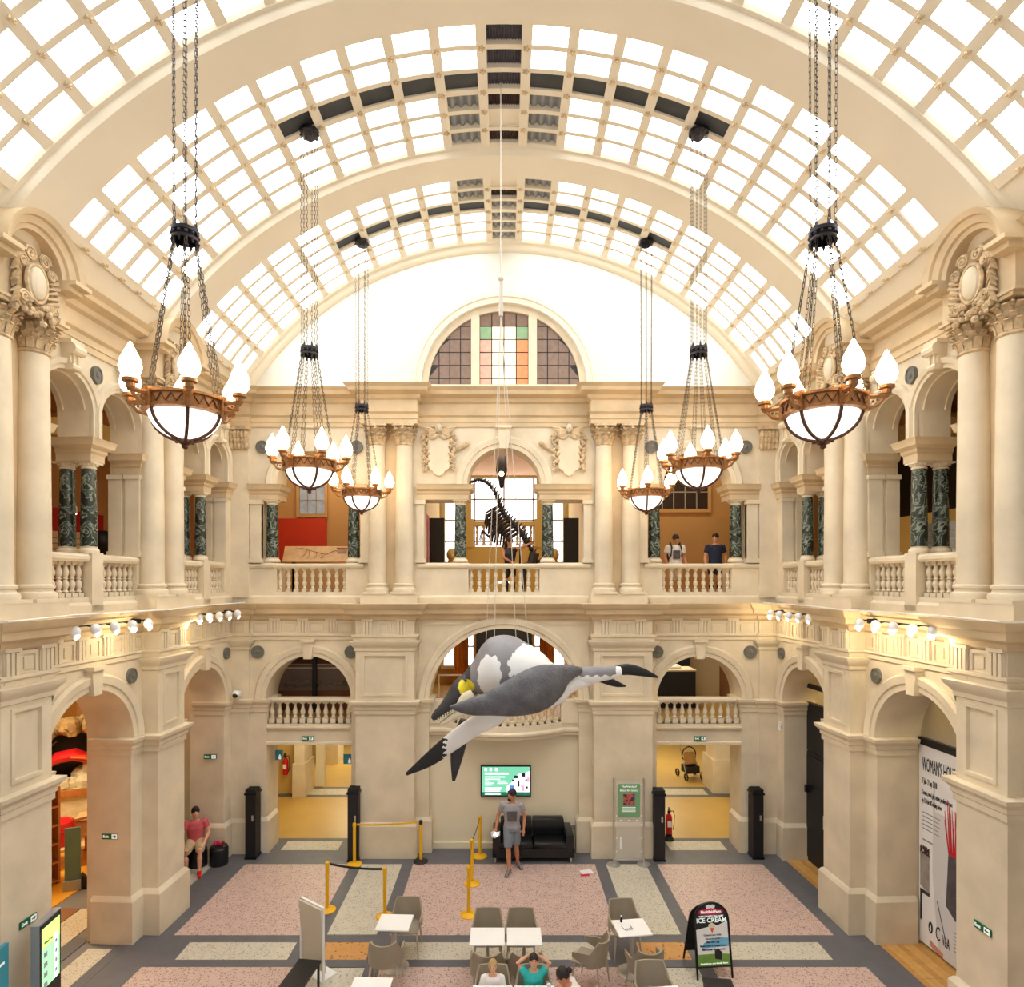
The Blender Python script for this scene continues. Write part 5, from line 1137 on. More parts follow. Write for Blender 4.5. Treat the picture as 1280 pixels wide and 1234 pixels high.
def person(lab, loc, rz, pose, H=1.75, skin='skin', hair='hair_dark', shirt='grey_shirt', pants='denim', shorts=True, shoes='shoe_grey', sleeve=.55, extra=None, hairlen=0, vox=.013, build=1.0, cat='person', female=False):
    J = base_pose(); J.update(pose); k = H/1.75; J = {a: V(v)*(k if a != 'face' else 1) for a, v in J.items()}
    t = thing('person', lab, cat, loc, rz); b = B(); bw = build
    tor = [J['pelvis']-V((0, 0, .08))*k, J['pelvis'], J['waist'], J['chest'], J['chest']*.35+J['neck']*.65, J['neck']]
    tr = [(.13, .10), (.165, .115), (.145 if not female else .125, .10), (.175, .115), (.15, .09), (.06, .06)]
    fw = (J['shL']-J['shR']).cross(V((0, 0, 1))).normalized(); fw = -fw if fw.length > .1 else V((0, 1, 0))
    def torso(bb, add): bb.tube(tor[:5]+[tor[5] if add < .005 else tor[5]-V((0, 0, .012))], [(r[0]*k*bw+add, r[1]*k*bw+add) for r in tr], 14, up=fw)
    torso(b, 0)
    fdir = J['face'].normalized(); hc = J['head']; b.tube([J['neck']-V((0, 0, .04))*k, J['neck']*.4+hc*.6], [.058*k, .052*k], 10, up=fw)
    q = V((0, -1, 0)).rotation_difference(fdir).to_matrix()
    b.ball(hc, (.076*k, .095*k, .118*k), 16, 12, q); b.ball(hc+q @ V((0, -.035, -.055))*k, (.055*k, .06*k, .062*k), 12, 8, q)
    b.ball(hc+q @ V((0, -.1, -.012))*k, (.014*k, .02*k, .024*k), 8, 6, q)
    for s in (-1, 1): b.ball(hc+q @ V((s*.078, .01, -.005))*k, (.012*k, .022*k, .032*k), 8, 6, q)
    for K in 'LR':
        b.tube([J['sh'+K]*.75+J['chest']*.25, J['sh'+K], J['sh'+K]*.5+J['el'+K]*.5, J['el'+K], J['el'+K]*.6+J['wr'+K]*.4, J['wr'+K]], [.06*k*bw, .058*k*bw, .047*k*bw, .04*k, .04*k, .027*k], 10)
        b.tube([J['hip'+K]+V((0, 0, .04)), J['hip'+K]*.55+J['kn'+K]*.45, J['kn'+K], J['kn'+K]*.65+J['an'+K]*.35, J['an'+K]], [.088*k*bw, .078*k*bw, .055*k, .056*k, .036*k], 12)
        b.tube([J['an'+K]+V((0, 0, -.01)), J['an'+K]*.5+J['toe'+K]*.5, J['toe'+K]], [.035*k, .036*k, .026*k], 8)
        d = (J['wr'+K]-J['el'+K]).normalized(); hd = J.get('hand'+K); d = (hd/k).normalized() if hd else d
        sd = d.cross(fw); sd = sd.normalized() if sd.length > .1 else V((1, 0, 0)); pm = sd.cross(d)
        w = J['wr'+K]; b.tube([w, w+d*.045*k, w+d*.085*k], [(.024*k, .018*k), (.04*k, .018*k), (.038*k, .015*k)], 8, up=pm)
        for i, (o, L) in enumerate(((-.030, .062), (-.010, .075), (.010, .07), (.030, .055))):
            p0 = w+d*.08*k+sd*o*k; b.tube([p0, p0+d*L*.55*k+pm*.004, p0+d*L*.9*k+pm*.026*k], [.0105*k, .0098*k, .008*k], 6)
        p0 = w+d*.03*k-sd*.034*k; b.tube([p0, p0+(d*.5-sd*.6)*.045*k, p0+(d*.9-sd*.5)*.075*k+pm*.012], [.013*k, .012*k, .009*k], 6)
    part('body', remeshed(b, 'body', skin, vox), None, t)
    # face
    for nm, m, pts in (('eyes', 'hair_dark', [(-.03, -.088, .012), (.03, -.088, .012)]),):
        bb = B()
        for e in pts: bb.ball(hc+q @ V(e)*k, (.012*k, .008*k, .008*k), 8, 5, q)
        part(nm, bb, m, t)
    bb = B(); bb.ball(hc+q @ V((0, -.088, -.062))*k, (.022*k, .008*k, .007*k), 8, 5, q); part('mouth', bb, 'finger', t)
    bb = B(); bb.ball(hc+q @ V((0, .012, .032))*k, (.087*k, .100*k, .104*k), 14, 10, q)
    if hairlen > 0: bb.tube([hc+q @ V((0, .05, .02))*k, hc+q @ V((0, .09, -.08))*k, hc+q @ V((0, .08, -.08-hairlen))*k], [.08*k, .075*k, .03*k], 10)
    if hairlen < 0: bb.ball(hc+q @ V((0, .12, .04))*k, .045*k, 10, 7)
    part('hair', bb, hair, t)
    # clothes
    if shirt:
        bb = B(); torso(bb, .018)
        for K in 'LR': bb.ball(J['sh'+K]*.88+J['chest']*.12, .068*k*bw, 10, 8)
        if sleeve:
            for K in 'LR': bb.tube([J['sh'+K]*.75+J['chest']*.25, J['sh'+K], J['sh'+K]*(1-sleeve)+J['el'+K]*sleeve]+([J['el'+K], J['el'+K]*.1+J['wr'+K]*.9] if sleeve >= .99 else []), [.07*k*bw, .073*k*bw, .066*k*bw]+([.055*k, .036*k] if sleeve >= .99 else []), 10)
        part('shirt', remeshed(bb, 'shirt', shirt, .016, 2), None, t)
    bb = B(); bb.tube(tor[:2]+[tor[1]*.6+tor[2]*.4], [(tr[1][0]*k*bw+.02, tr[1][1]*k*bw+.02)]*2+[(tr[2][0]*k*bw+.018, tr[2][1]*k*bw+.02)], 14, up=fw)
    for K in 'LR':
        if shorts: bb.tube([J['hip'+K]+V((0, 0, .05)), J['hip'+K]*.5+J['kn'+K]*.5, J['hip'+K]*.08+J['kn'+K]*.92], [.105*k*bw, .1*k*bw, .088*k], 12)
        else: bb.tube([J['hip'+K]+V((0, 0, .05)), J['hip'+K]*.5+J['kn'+K]*.5, J['kn'+K], J['an'+K]], [.1*k*bw, .092*k*bw, .07*k, .055*k], 12)
    part('shorts' if shorts else 'trousers', remeshed(bb, 'shorts', pants, .018), None, t)
    for K in 'LR':
        bb = B(); a, o = J['an'+K], J['toe'+K]; f = (o-a); f.z = 0; f.normalize()
        bb.tube([a-f*.06*k+V((0, 0, -.035)), a+V((0, 0, -.03)), a*.45+o*.55+V((0, 0, .005)), o+f*.05*k], [(.036*k, .04*k), (.044*k, .05*k), (.046*k, .036*k), (.03*k, .022*k)], 10); part('shoe', bb, shoes, t)
    if extra: extra(t, J, k, q, hc)
    return t
# walking man
pw = FL(640, 1090)
def walk_extra(t, J, k, q, hc):
    b = B(); b.prism([(-.10, 1.14), (.10, 1.14), (.11, 1.36), (-.11, 1.36)], [], -.142, -.136); o = part('shirt_print', b, 'print_dark', t, smooth=0)
    b = B(); b.ball(hc+q @ V((0, -.075, -.085))*k, (.05, .035, .04), 10, 7, q); part('beard', b, 'hair_dark', t)
    b = B(); b.tube([hc+q @ V((-.06, -.06, .085)), hc+q @ V((0, -.085, .09)), hc+q @ V((.06, -.06, .085))], .014, 6); part('sunglasses', b, 'black', t)
person('man in a grey printed T-shirt and denim shorts walking before the sofa', (pw.x, pw.y+.05, 0), 0, {'face': (-.75, -.65, -.08), 'elR': (-.30, .06, 1.16), 'wrR': (-.34, -.02, .93), 'elL': (.27, .05, 1.15), 'wrL': (.25, -.02, .90), 'knR': (-.08, -.10, .50), 'anR': (-.06, -.12, .09), 'toeR': (-.12, -.30, .03), 'knL': (.09, .05, .51), 'anL': (.13, .20, .10), 'toeL': (.20, .06, .03), 'hipR': (-.085, 0, .92)}, 1.80, 'skin_tan', 'hair_dark', 'grey_shirt', 'denim', True, 'shoe_grey', .6, walk_extra)
t = thing('folded_leaflet', 'crumpled white map in the walking man\'s hand', 'leaflet', (pw.x-.36, pw.y+.0, .83), .3); b = B(); b.prism([(-.10, -.05), (-.02, -.09), (.09, -.04), (.1, .05), (.02, .03), (-.04, .08), (-.11, .04)], [], -.01, .01); part('sheet', b, 'white_plastic', t); b = B(); b.prism([(-.06, -.02), (.05, -.05), (.07, .03), (-.03, .05)], [], -.02, -.01); part('fold', b, 'screen_white', t)
# seated man on the left
SX, SY = -6.90, 13.78
sit = {'pelvis': (0, .05, .50), 'waist': (0, .06, .62), 'chest': (0, .04, .86), 'neck': (0, .03, 1.03), 'head': (0, 0, 1.19), 'shL': (.19, .03, .98), 'shR': (-.19, .03, .98), 'hipL': (.10, .02, .49), 'hipR': (-.10, .02, .49), 'knL': (.13, -.42, .50), 'knR': (-.14, -.42, .50), 'anL': (.12, -.42, .08), 'anR': (-.14, -.38, .08), 'toeL': (.14, -.60, .03), 'toeR': (-.16, -.56, .03), 'elL': (.27, -.02, .74), 'wrL': (.20, -.26, .60), 'elR': (-.27, -.02, .74), 'wrR': (-.20, -.27, .60)}
def seat_extra(t, J, k, q, hc):
    b = B(); b.tube([hc+q @ V((-.06, -.06, .085)), hc+q @ V((0, -.085, .095)), hc+q @ V((.06, -.06, .085))], .014, 6); part('sunglasses', b, 'black', t)
person('man in a pink T-shirt sitting on a black stool in the left recess', (SX, SY, 0), .35, dict(sit, face=(.2, -1, 0)), 1.78, 'skin', 'hair_dark', 'pink_shirt', 'khaki', True, 'red', .55, seat_extra)
person('person in black, mostly hidden, sitting beside the man in pink', (SX-.55, SY-.30, 0), .35, dict(sit), 1.70, 'skin', 'hair_dark', 'black', 'dark_denim', False, 'black', .55)
def stool(lab, x, y): 
    t = thing('pouffe', lab, 'stool', (x, y, 0), 0, 'round black stools'); b = B(); b.lathe((0, 0, 0), [(.19, .0), (.20, .03), (.20, .36), (.17, .40)], 20); part('body', b, 'black', t); b = B(); b.lathe((0, 0, .40), [(.17, -.01), (.18, .01), (.15, .025)], 20); part('cushion', b, 'black_leather', t)
stool('round black stool under the man in pink', SX+.02, SY+.06); stool('round black stool with pink things on it, right of the seated man', SX+.46, SY+.14); stool('round black stool under the hidden sitter', SX-.52, SY-.24)
t = thing('backpack', 'black backpack on the floor by the seated man\'s feet', 'bag', (SX-.14, SY-.36, 0), .2); b = B(); b.tube([(0, 0, .01), (0, 0, .15), (0, 0, .32), (0, .01, .40)], [(.14, .09), (.15, .1), (.13, .08), (.06, .04)], 12, up=(0, 1, 0)); part('body', b, 'black', t); b = B(); b.tube([(0, -.08, .05), (0, -.11, .12), (0, -.08, .2)], [(.08, .03), (.09, .04), (.07, .03)], 10, up=(0, 1, 0)); part('pocket', b, 'iron', t); b = B(); b.tube([(-.04, .02, .4), (0, .03, .45), (.04, .02, .4)], .012, 6); part('handle', b, 'steel', t)
b = B(); rnd = random.Random(4)
for k in range(9): b.ball((rnd.uniform(-.09, .09), rnd.uniform(-.07, .07), .03+rnd.uniform(0, .02)), rnd.uniform(.025, .04), 7, 5)
tag(part('scarf', b, 'magenta', None, (SX+.46, SY+.14, .435)), 'crumpled pink scarf on the black stool', 'scarf')
# two men on the upper gallery
def pack_extra(t, J, k, q, hc):
    for s in (-1, 1): b = B(); b.tube([(s*.11, .12, 1.42), (s*.12, .0, 1.5), (s*.12, -.13, 1.36), (s*.14, -.12, 1.18), (s*.16, .05, 1.06)], .022, 6); part('backpack_strap', b, 'black', t)
    b = B(); b.tube([(0, .2, 1.0), (0, .24, 1.2), (0, .2, 1.42)], [(.14, .08), (.16, .1), (.12, .07)], 12, up=(0, 1, 0)); part('backpack', b, 'black', t)
    b = B(); b.prism([(-.09, 1.08), (.09, 1.08), (.09, 1.3), (-.09, 1.3)], [], -.142, -.136); part('shirt_print', b, 'print_dark', t, smooth=0)
UY = 15.75
person('man in a white T-shirt with backpack straps at the right gallery balustrade', ((844-CX)*UY/FPX, UY, 5.87), 0, {'face': (.15, -.8, -.5), 'head': (0, -.04, 1.62), 'wrR': (-.24, -.14, .98), 'elR': (-.27, .0, 1.15), 'wrL': (.24, -.16, .98)}, 1.72, 'skin_tan', 'hair_dark', 'white_shirt', 'khaki', True, 'shoe_grey', .6, pack_extra)
person('man in a navy T-shirt at the right gallery balustrade', ((894-CX)*UY/FPX, UY, 5.87), 0, {'face': (-.6, -.8, -.1), 'wrL': (.22, -.12, .98), 'elL': (.29, .04, 1.16)}, 1.74, 'skin', 'hair_dark', 'navy', 'dark_denim', False, 'black', .6)
person('dark haired woman in a black vest raising one arm beside the skeleton', ((637-CX)*16.1/FPX, 16.1, 5.87), .3, {'face': (.5, -.7, -.3), 'elR': (-.22, -.16, 1.18), 'wrR': (-.05, -.26, 1.08), 'elL': (.34, -.10, 1.48), 'wrL': (.52, -.16, 1.58), 'handL': (1, 0, .2)}, 1.66, 'skin_tan', 'hair_dark', 'black', 'black', False, 'black', 0, None, .22, female=True)
# boys and woman at the tables
kid = dict(sit, pelvis=(0, .1, .68), waist=(0, .1, .80), chest=(0, .08, 1.0), neck=(0, .07, 1.15), head=(0, .05, 1.32), shL=(.17, .07, 1.10), shR=(-.17, .07, 1.10), hipL=(.09, .06, .66), hipR=(-.09, .06, .66), knL=(.11, -.34, .67), knR=(-.11, -.34, .67), anL=(.11, -.36, .22), anR=(-.11, -.36, .22), toeL=(.12, -.52, .16), toeR=(-.12, -.52, .16), elL=(.24, .0, .88), wrL=(.16, -.26, .86), elR=(-.24, .0, .88), wrR=(-.16, -.26, .86))
person('small blond boy in a white top sitting at the table', (-.16, 8.68, 0), 0, dict(kid, face=(-.1, -1, .1)), 1.24, 'skin', 'hair_blond', 'white_shirt', 'denim', True, 'shoe_grey', 1.0, vox=.010)
person('boy in a teal T-shirt with both hands behind his head', (.42, 8.68, 0), 0, dict(kid, face=(.05, -1, .25), elL=(.30, .05, 1.28), wrL=(.13, .12, 1.36), elR=(-.30, .05, 1.28), wrR=(-.13, .12, 1.36), handL=(-1, .1, .2), handR=(1, .1, .2)), 1.34, 'skin', 'hair_dark', 'teal_shirt', 'denim', True, 'shoe_grey', .55, vox=.010)
person('dark haired woman in a white vest leaning over the table', (1.02, 8.30, 0), -pi*.5-.1, dict(sit, chest=(0, -.08, .86), neck=(0, -.16, 1.0), head=(0, -.24, 1.12), shL=(.18, -.12, .96), shR=(-.18, -.12, .96), elL=(.24, -.24, .80), wrL=(.12, -.42, .82), elR=(-.24, -.24, .80), wrR=(-.12, -.42, .82), face=(0, -1, -.5)), 1.64, 'skin_tan', 'hair_dark', 'white_shirt', 'dark_denim', False, 'black', 0, None, -1, female=True)
# ================================================================== hanging sea reptile model
def catmull(pts, n):
    out = []; L = len(pts)
    for i in range(n+1):
        t = i/n*(L-1); k = min(int(t), L-2); f = t-k; p = [pts[max(0, min(L-1, k+j))] for j in (-1, 0, 1, 2)]
        out.append(tuple(.5*(2*b_+(c-a)*f+(2*a-5*b_+4*c-d)*f*f+(3*b_-a-3*c+d)*f**3) for a, b_, c, d in zip(*p)))
    return out
def limb(keys, n=30, seg=20, paint=None, mats=('beast_grey',), wob=0):
    wob = 0
    # keys: px, py, depth, in-plane half width px, depth half thickness (m)
    K = catmull(keys, n); pts = [P(k[0], k[1], k[2]) for k in K]; rad = [(max(.004, k[3]*k[2]/FPX), max(.004, k[4])) for k in K]
    b = B(); b.tube(pts, rad, seg, up=(0, 1, 0))
    if wob:
        rnd = random.Random(9)
        b.v = [tuple(c+rnd.uniform(-wob, wob) for c in v) for v in b.v]
    if paint:
        for i, f in enumerate(b.f):
            c = sum((V(b.v[j]) for j in f), V())/len(f); px = CX+c.x*FPX/c.y; py = HY-(c.z-EYE)*FPX/c.y
            b.m[i] = paint(px, py, c)
    return b
def ell(px, py, cx, cy, rx, ry, n=.0): return ((px-cx)/rx)**2+((py-cy)/ry)**2 < 1+n
DB = 9.5
t = thing('sea_reptile_model', 'large painted sea reptile model hanging on wires in the middle of the hall', 'animal model', P(640, 890, DB))
def bp(name, b, m, lab=None, par=None):
    o = part(name, b, m, par or t, smooth=60)
    if par is None or par is t: o.location = -t.location
    if lab: o['label'] = lab
    return o
def pb(px, py, c):
    w = .18*sin(px*.55)*sin(py*.4)
    if ell(px, py, 612, 844, 15, 25, w) or ell(px, py, 673, 832, 38, 29, w): return 1
    if ell(px, py, 580, 858, 13, 9, w): return 3
    if px < 600 and py < 868: return 2 if px < 588 else 0
    if px > 700: return 1 if py > 846-.02*(px-700)+w*8 else (0 if px < 770 else 1)
    return 0
body = bp('body', limb([(572, 866, DB, 9, .10), (584, 857, DB, 14, .20), (602, 847, DB, 23, .34), (619, 839, DB, 38, .46), (630, 837, DB, 43, .46), (650, 841, DB, 38, .46), (674, 846, DB, 29, .36), (692, 848, DB, 18, .22), (716, 847, DB, 13, .14), (746, 843, DB, 10, .10), (775, 840, DB+.1, 7, .07)], 230, 150, pb, (), .004), ['beast_light', 'beast_white', 'beast_dark', 'beast_yellow'])
bp('tail_fluke', limb([(768, 839, DB+.1, 6, .05), (785, 837, DB+.12, 7, .04), (805, 841, DB+.15, 5, .03), (823, 847, DB+.15, 1, .01)], 14, 12), 'beast_black', 'black tail blade')
bp('tail_fluke', limb([(740, 846, DB+.2, 3, .04), (756, 850, DB+.25, 5, .04), (770, 855, DB+.28, 4, .03), (782, 858, DB+.3, 1, .01)], 14, 12), 'beast_black')
hd = bp('upper_jaw', limb([(588, 850, DB-.05, 11, .14), (576, 862, DB-.1, 13, .17), (566, 874, DB-.15, 10, .15), (556, 886, DB-.2, 8, .12), (546, 894, DB-.22, 6, .09), (540, 899, DB-.24, 2.5, .05)], 70, 50, lambda px, py, c: 1 if ell(px, py, 583, 859, 12, 9, .25*sin(px*.7)) else 0), ['beast_dark', 'beast_yellow'], 'dark upper jaw with a yellow cheek')
bp('lower_jaw', limb([(602, 872, DB-.1, 8, .14), (590, 882, DB-.15, 7, .14), (577, 890, DB-.2, 5.5, .12), (563, 898, DB-.22, 4, .09), (551, 905, DB-.24, 2, .05)], 22, 14), 'tooth', 'pale lower jaw')
bp('mouth_lining', limb([(592, 868, DB-.28, 7, .04), (583, 875, DB-.30, 9, .05), (574, 884, DB-.30, 5, .03)], 10, 10), 'tooth')
for k in range(11):
    f = k/10; a = V(P(578-30*f, 879+19*f, DB-.33)); b = B(); b.tube([a, a+V((-.012, 0, -.05-.02*(k % 2)))], [.014, .002], 6); bp('tooth', b, 'tooth')
b = B(); b.ball(P(582, 851, DB-.24), .022, 8, 6); bp('eye', b, 'black')
bp('front_flipper', limb([(726, 838, DB-.10, 4, .05), (706, 843, DB-.25, 13, .09), (688, 853, DB-.38, 24, .13), (668, 863, DB-.48, 28, .14), (642, 872, DB-.62, 24, .13), (612, 880, DB-.75, 15, .10), (586, 884, DB-.85, 10, .07), (563, 884, DB-.9, 2, .02)], 44, 24, None, (), .004), 'beast_grey', 'huge dark grey near flipper')
def pf(px, py, c): return 0 if px > 556+3*sin(py) else 1
bp('front_flipper', limb([(640, 884, DB+.1, 9, .08), (615, 897, DB+.15, 12, .08), (590, 910, DB+.2, 12, .07), (562, 930, DB+.28, 11, .06), (536, 950, DB+.33, 8.5, .05), (508, 968, DB+.36, 2, .02)], 120, 30, pf), ['beast_white', 'beast_black'], 'far flipper, white with a black tip')
bp('hind_flipper', limb([(581, 900, DB+.3, 6, .05), (576, 920, DB+.32, 9, .06), (571, 945, DB+.34, 8, .05), (567, 976, DB+.36, 2, .02)], 22, 14), 'beast_dark')
bp('hind_flipper', limb([(683, 880, DB-.25, 9, .08), (696, 866, DB-.2, 14, .1), (714, 856, DB-.1, 10, .08), (740, 849, DB, 6, .05)], 20, 14), 'beast_white')
tk = P(626, 395, DB+.35)
for (px, py) in ((607, 812), (618, 800), (645, 800), (661, 812)): b = B(); a = P(px, py, DB); b.tube([a, a*.9+tk*.1, tk], .006, 5); bp('wire', b, 'wire')
b = B(); b.tube([tk, tk+V((0, 0, .55))], .03, 8); b.ball(tk+V((0, 0, .6)), .05, 8, 6); b.tube([tk+V((.03, 0, 0)), tk+V((.03, 0, .55))], .008, 5); bp('pulley_block', b, 'wire')
tc = V(vp(0.0, DB+.35, -.0)); b = B(); b.tube([tk+V((0, 0, .6)), (tk.x, tk.y, tc.z+.05)], .008, 5); bp('hanging_rope', b, 'wire')
# ================================================================== dinosaur skeleton in the centre gallery
DS = 16.6
t = thing('dinosaur_skeleton', 'dark mounted dinosaur skeleton with a raised neck behind the centre balustrade', 'skeleton', P(665, 705, DS)); t.location.z = 5.87; off = -t.location
def sk(name, b, m='bone'): o = part(name, b, m, t, off); return o
spine = catmull([(588, 603, DS-.3), (600, 600, DS-.25), (612, 606, DS-.2), (621, 620, DS-.1), (627, 638, DS), (636, 650, DS), (648, 662, DS), (658, 676, DS), (668, 694, DS), (678, 712, DS)], 64)
for i, k in enumerate(spine[::1]):
    if i % 2 == 0:
        c = P(*k); b = B(); r = (.04+.05*min(1, i/40))*(1 if i < 52 else .8); b.ball(c, (r, r, r), 6, 5); b.tube([c, c+V((r*1.2, 0, r*1.6))], [r*.5, r*.15], 5); sk('vertebra', b)
b = B(); c = P(583, 604, DS-.3); b.ball(c, (.13, .07, .055), 8, 6); b.ball(c+V((-.12, 0, -.015)), (.09, .05, .035), 8, 6); b.tube([c+V((.02, 0, -.04)), c+V((-.18, 0, -.07))], [.03, .012], 6); sk('skull', b)
for i in range(26, 46, 2):
    c = P(*spine[i])
    for s in (-1, 1):
        b = B(); L = .75-.02*abs(i-34); b.tube([c, c+V((-.18, s*.28, -.12)), c+V((-.36, s*.34, -.4*L)), c+V((-.40, s*.16, -.85*L))], [.032, .036, .03, .018], 5); sk('rib', b)
for s in (-1, 1):
    b = B(); h = P(668, 692, DS)+V((0, s*.22, 0)); b.tube([h, h+V((-.10, 0, -.3)), P(655, 700, DS)+V((0, s*.24, -.15)), V((h.x-.35, h.y, 5.92)), V((h.x-.6, h.y, 5.89))], [.13, .11, .09, .07, .04], 8); sk('hind_leg', b)
    b = B(); a = P(627, 655, DS)+V((0, s*.3, 0)); b.tube([a, P(612, 672, DS)+V((0, s*.34, 0)), P(603, 664, DS)+V((0, s*.3, 0)), P(600, 676, DS)+V((0, s*.3, 0))], [.05, .04, .03, .015], 6); sk('foreleg', b)
b = B(); b.tube([P(678, 712, DS), P(700, 735, DS+.6), P(725, 745, DS+1.0)], [.06, .04, .02], 6); sk('tail', b)
b = B(); b.tube([P(650, 664, DS), V((P(650, 664, DS).x, DS, 5.88))], .025, 6); sk('support_rod', b, 'black_metal')
# lantern, landing, lions, doors
lp = P(627, 575, 17.4); t = thing('hanging_lantern', 'dark hanging lantern with a lit bulb behind the centre arch', 'lamp', lp)
b = B(); b.lathe((0, 0, 0), [(.03, .22), (.07, .16), (.12, .08), (.14, -.1), (.16, -.3), (.1, -.5), (.06, -.75), (.03, -.8)], 8); part('cage', b, 'iron', t); b = B(); b.tube([(0, 0, .2), (0, 0, .75)], .02, 6); b.tube([(-.28, 0, .62), (.28, 0, .62)], .02, 6); part('hanger', b, 'iron', t); b = B(); b.ball((0, -.16, -.42), .07, 10, 7); part('bulb', b, 'bulb', t)
b = B(); b.tube([(0, 0, .75), (0, 0, 10.52-lp.z)], .012, 5); part('rod', b, 'iron', t)
ld = tag(link('wall_stair_landing', None, None, (0, 19.6, 5.87)), 'ochre stair landing wall with a row of balusters behind the skeleton', kind='structure')
b = B(); b.prism([(-1.3, 0), (-.62, 0)]+[(.62*cos(a), .1+.42*sin(a)) for a in [pi-pi*k/12 for k in range(13)]]+[(.62, 0), (1.3, 0), (1.3, 1.62), (-1.3, 1.62)], [], 0, .3); b.box(-1.3, -.98, -.05, .35, 1.6, 2.5); b.box(.98, 1.3, -.05, .35, 1.6, 2.5); b.box(-.98, .98, 0, .3, 2.28, 2.42); part('landing_wall', b, 'yellow_wall', ld, smooth=0)
for k in range(9): part('baluster', BAL, None, ld, (-.86+.215*k, .15, 1.65)).scale = (1, 1, 1.12)
for s in (-1, 1): b = B(); b.box(*sorted((s*1.05, s*1.32)), .0, .3, 2.5, 4.6); part('landing_pier', b, 'yellow_wall', ld, smooth=0)
for s, n in ((-1, 'left'), (1, 'right')):
    t = thing('lion_statue', 'ochre seated lion statue beside the %s marble column of the centre bay' % n, 'statue', P(566 if s < 0 else 691, 700, 18.4)+V((0, 0, 0)), 0, 'seated lion statues'); t.location.z = 5.87
    b = B(); b.box(-.2, .2, -.3, .3, 0, .5); part('pedestal', b, 'yellow_wall', t, smooth=0); b = B(); b.tube([(0, .15, .5), (0, .1, .75), (0, -.02, 1.0), (0, -.08, 1.2)], [(.2, .24), (.2, .22), (.17, .17), (.12, .12)], 12, up=(0, 1, 0)); part('body', b, 'yellow_wall', t); b = B(); b.ball((0, -.12, 1.3), (.18, .17, .2), 12, 9); b.ball((0, -.27, 1.25), (.09, .09, .08), 8, 6); part('maned_head', b, 'yellow_wall', t)
    for q in (-1, 1): b = B(); b.tube([(q*.1, -.1, .95), (q*.11, -.2, .7), (q*.11, -.22, .53), (q*.11, -.3, .52)], [.07, .06, .06, .045], 8); part('foreleg', b, 'yellow_wall', t)
    d = tag(link('door_%d' % (3 if s < 0 else 4), None, None, (s*1.95, 17.9, 5.87)), 'black door leaf at the %s of the stair passage' % n, kind='structure'); b = B(); b.box(-.22, .22, -.03, .03, 0, 2.35); part('door_leaf', b, 'black', d, smooth=0); b = B(); b.box(-s*.14-.02, -s*.14+.02, -.06, -.03, .3, .5); part('door_plate', b, 'white_plastic', d, smooth=0)
sbox('trim_9', 'red strip of wall beside the left black door leaf', 'red_wall', -2.42, -2.2, 17.6, 18.1, 5.87, 8.3)
# upper left bay: slanted information panel with a dinosaur drawing
t = thing('museum_graphic', 'long cream information panel with a dinosaur drawing behind the left gallery balustrade', 'information panel', (-4.62, 15.75, 5.87))
b = B(); b.add([(-1.05, 0, 1.02), (1.05, 0, 1.02), (1.05, .2, 1.42), (-1.05, .2, 1.42), (-1.05, .02, 1.0), (1.05, .02, 1.0), (1.05, .22, 1.40), (-1.05, .22, 1.40)], [(0, 1, 2, 3), (4, 5, 6, 7), (0, 1, 5, 4), (1, 2, 6, 5), (2, 3, 7, 6), (3, 0, 4, 7)]); pn = part('panel', b, 'wood_light', t, smooth=0)
def on(x, h): return V((x, .2*h-.006, 1.02+.4*h+.003))
b = B()
for pts in ([(-.85, .8), (-.6, .86), (-.4, .72), (-.2, .6), (-.05, .5), (.05, .45)], [(-.45, .7), (-.5, .45), (-.56, .3)], [(-.4, .68), (-.38, .4), (-.42, .2)], [(-.2, .58), (-.2, .35), (-.24, .2)], [(-.1, .52), (0, .3), (-.08, .2)], [(.05, .45), (.18, .62), (.26, .7), (.34, .68)]): b.tube([on(*q) for q in pts], .007, 4)
part('drawing', b, 'brown_panel', pn); b = B(); b.cbox(on(.55, .86), (.25, .004, .012)); part('heading', b, 'red', pn, smooth=0)
b = B()
for k in range(4): b.cbox(on(.45, .74-.07*k), (.12, .003, .007)); b.cbox(on(.75, .74-.07*k), (.1, .003, .007))
b.cbox(on(.95, .3), (.08, .003, .05)); part('small_print', b, 'ink_grey', pn, smooth=0)
for x in (-.8, .8): b = B(); b.box(x-.03, x+.03, .08, .2, 0, 1.15); part('leg', b, 'black_metal', t, smooth=0)
b = B(); b.box(-1.05, 1.05, .08, .1, .2, .9); part('modesty_panel', b, 'tan_wall', t, smooth=0)
t = thing('red_case', 'red painted plinth behind the balusters of the left gallery bay', 'plinth', (-4.05, 16.5, 5.87)); b = B(); b.box(-.35, .35, -.2, .2, 0, .12); part('foot', b, 'black', t, smooth=0); b = B(); b.box(-.42, .42, -.25, .25, .12, .92); part('body', b, 'deep_red', t, smooth=0)
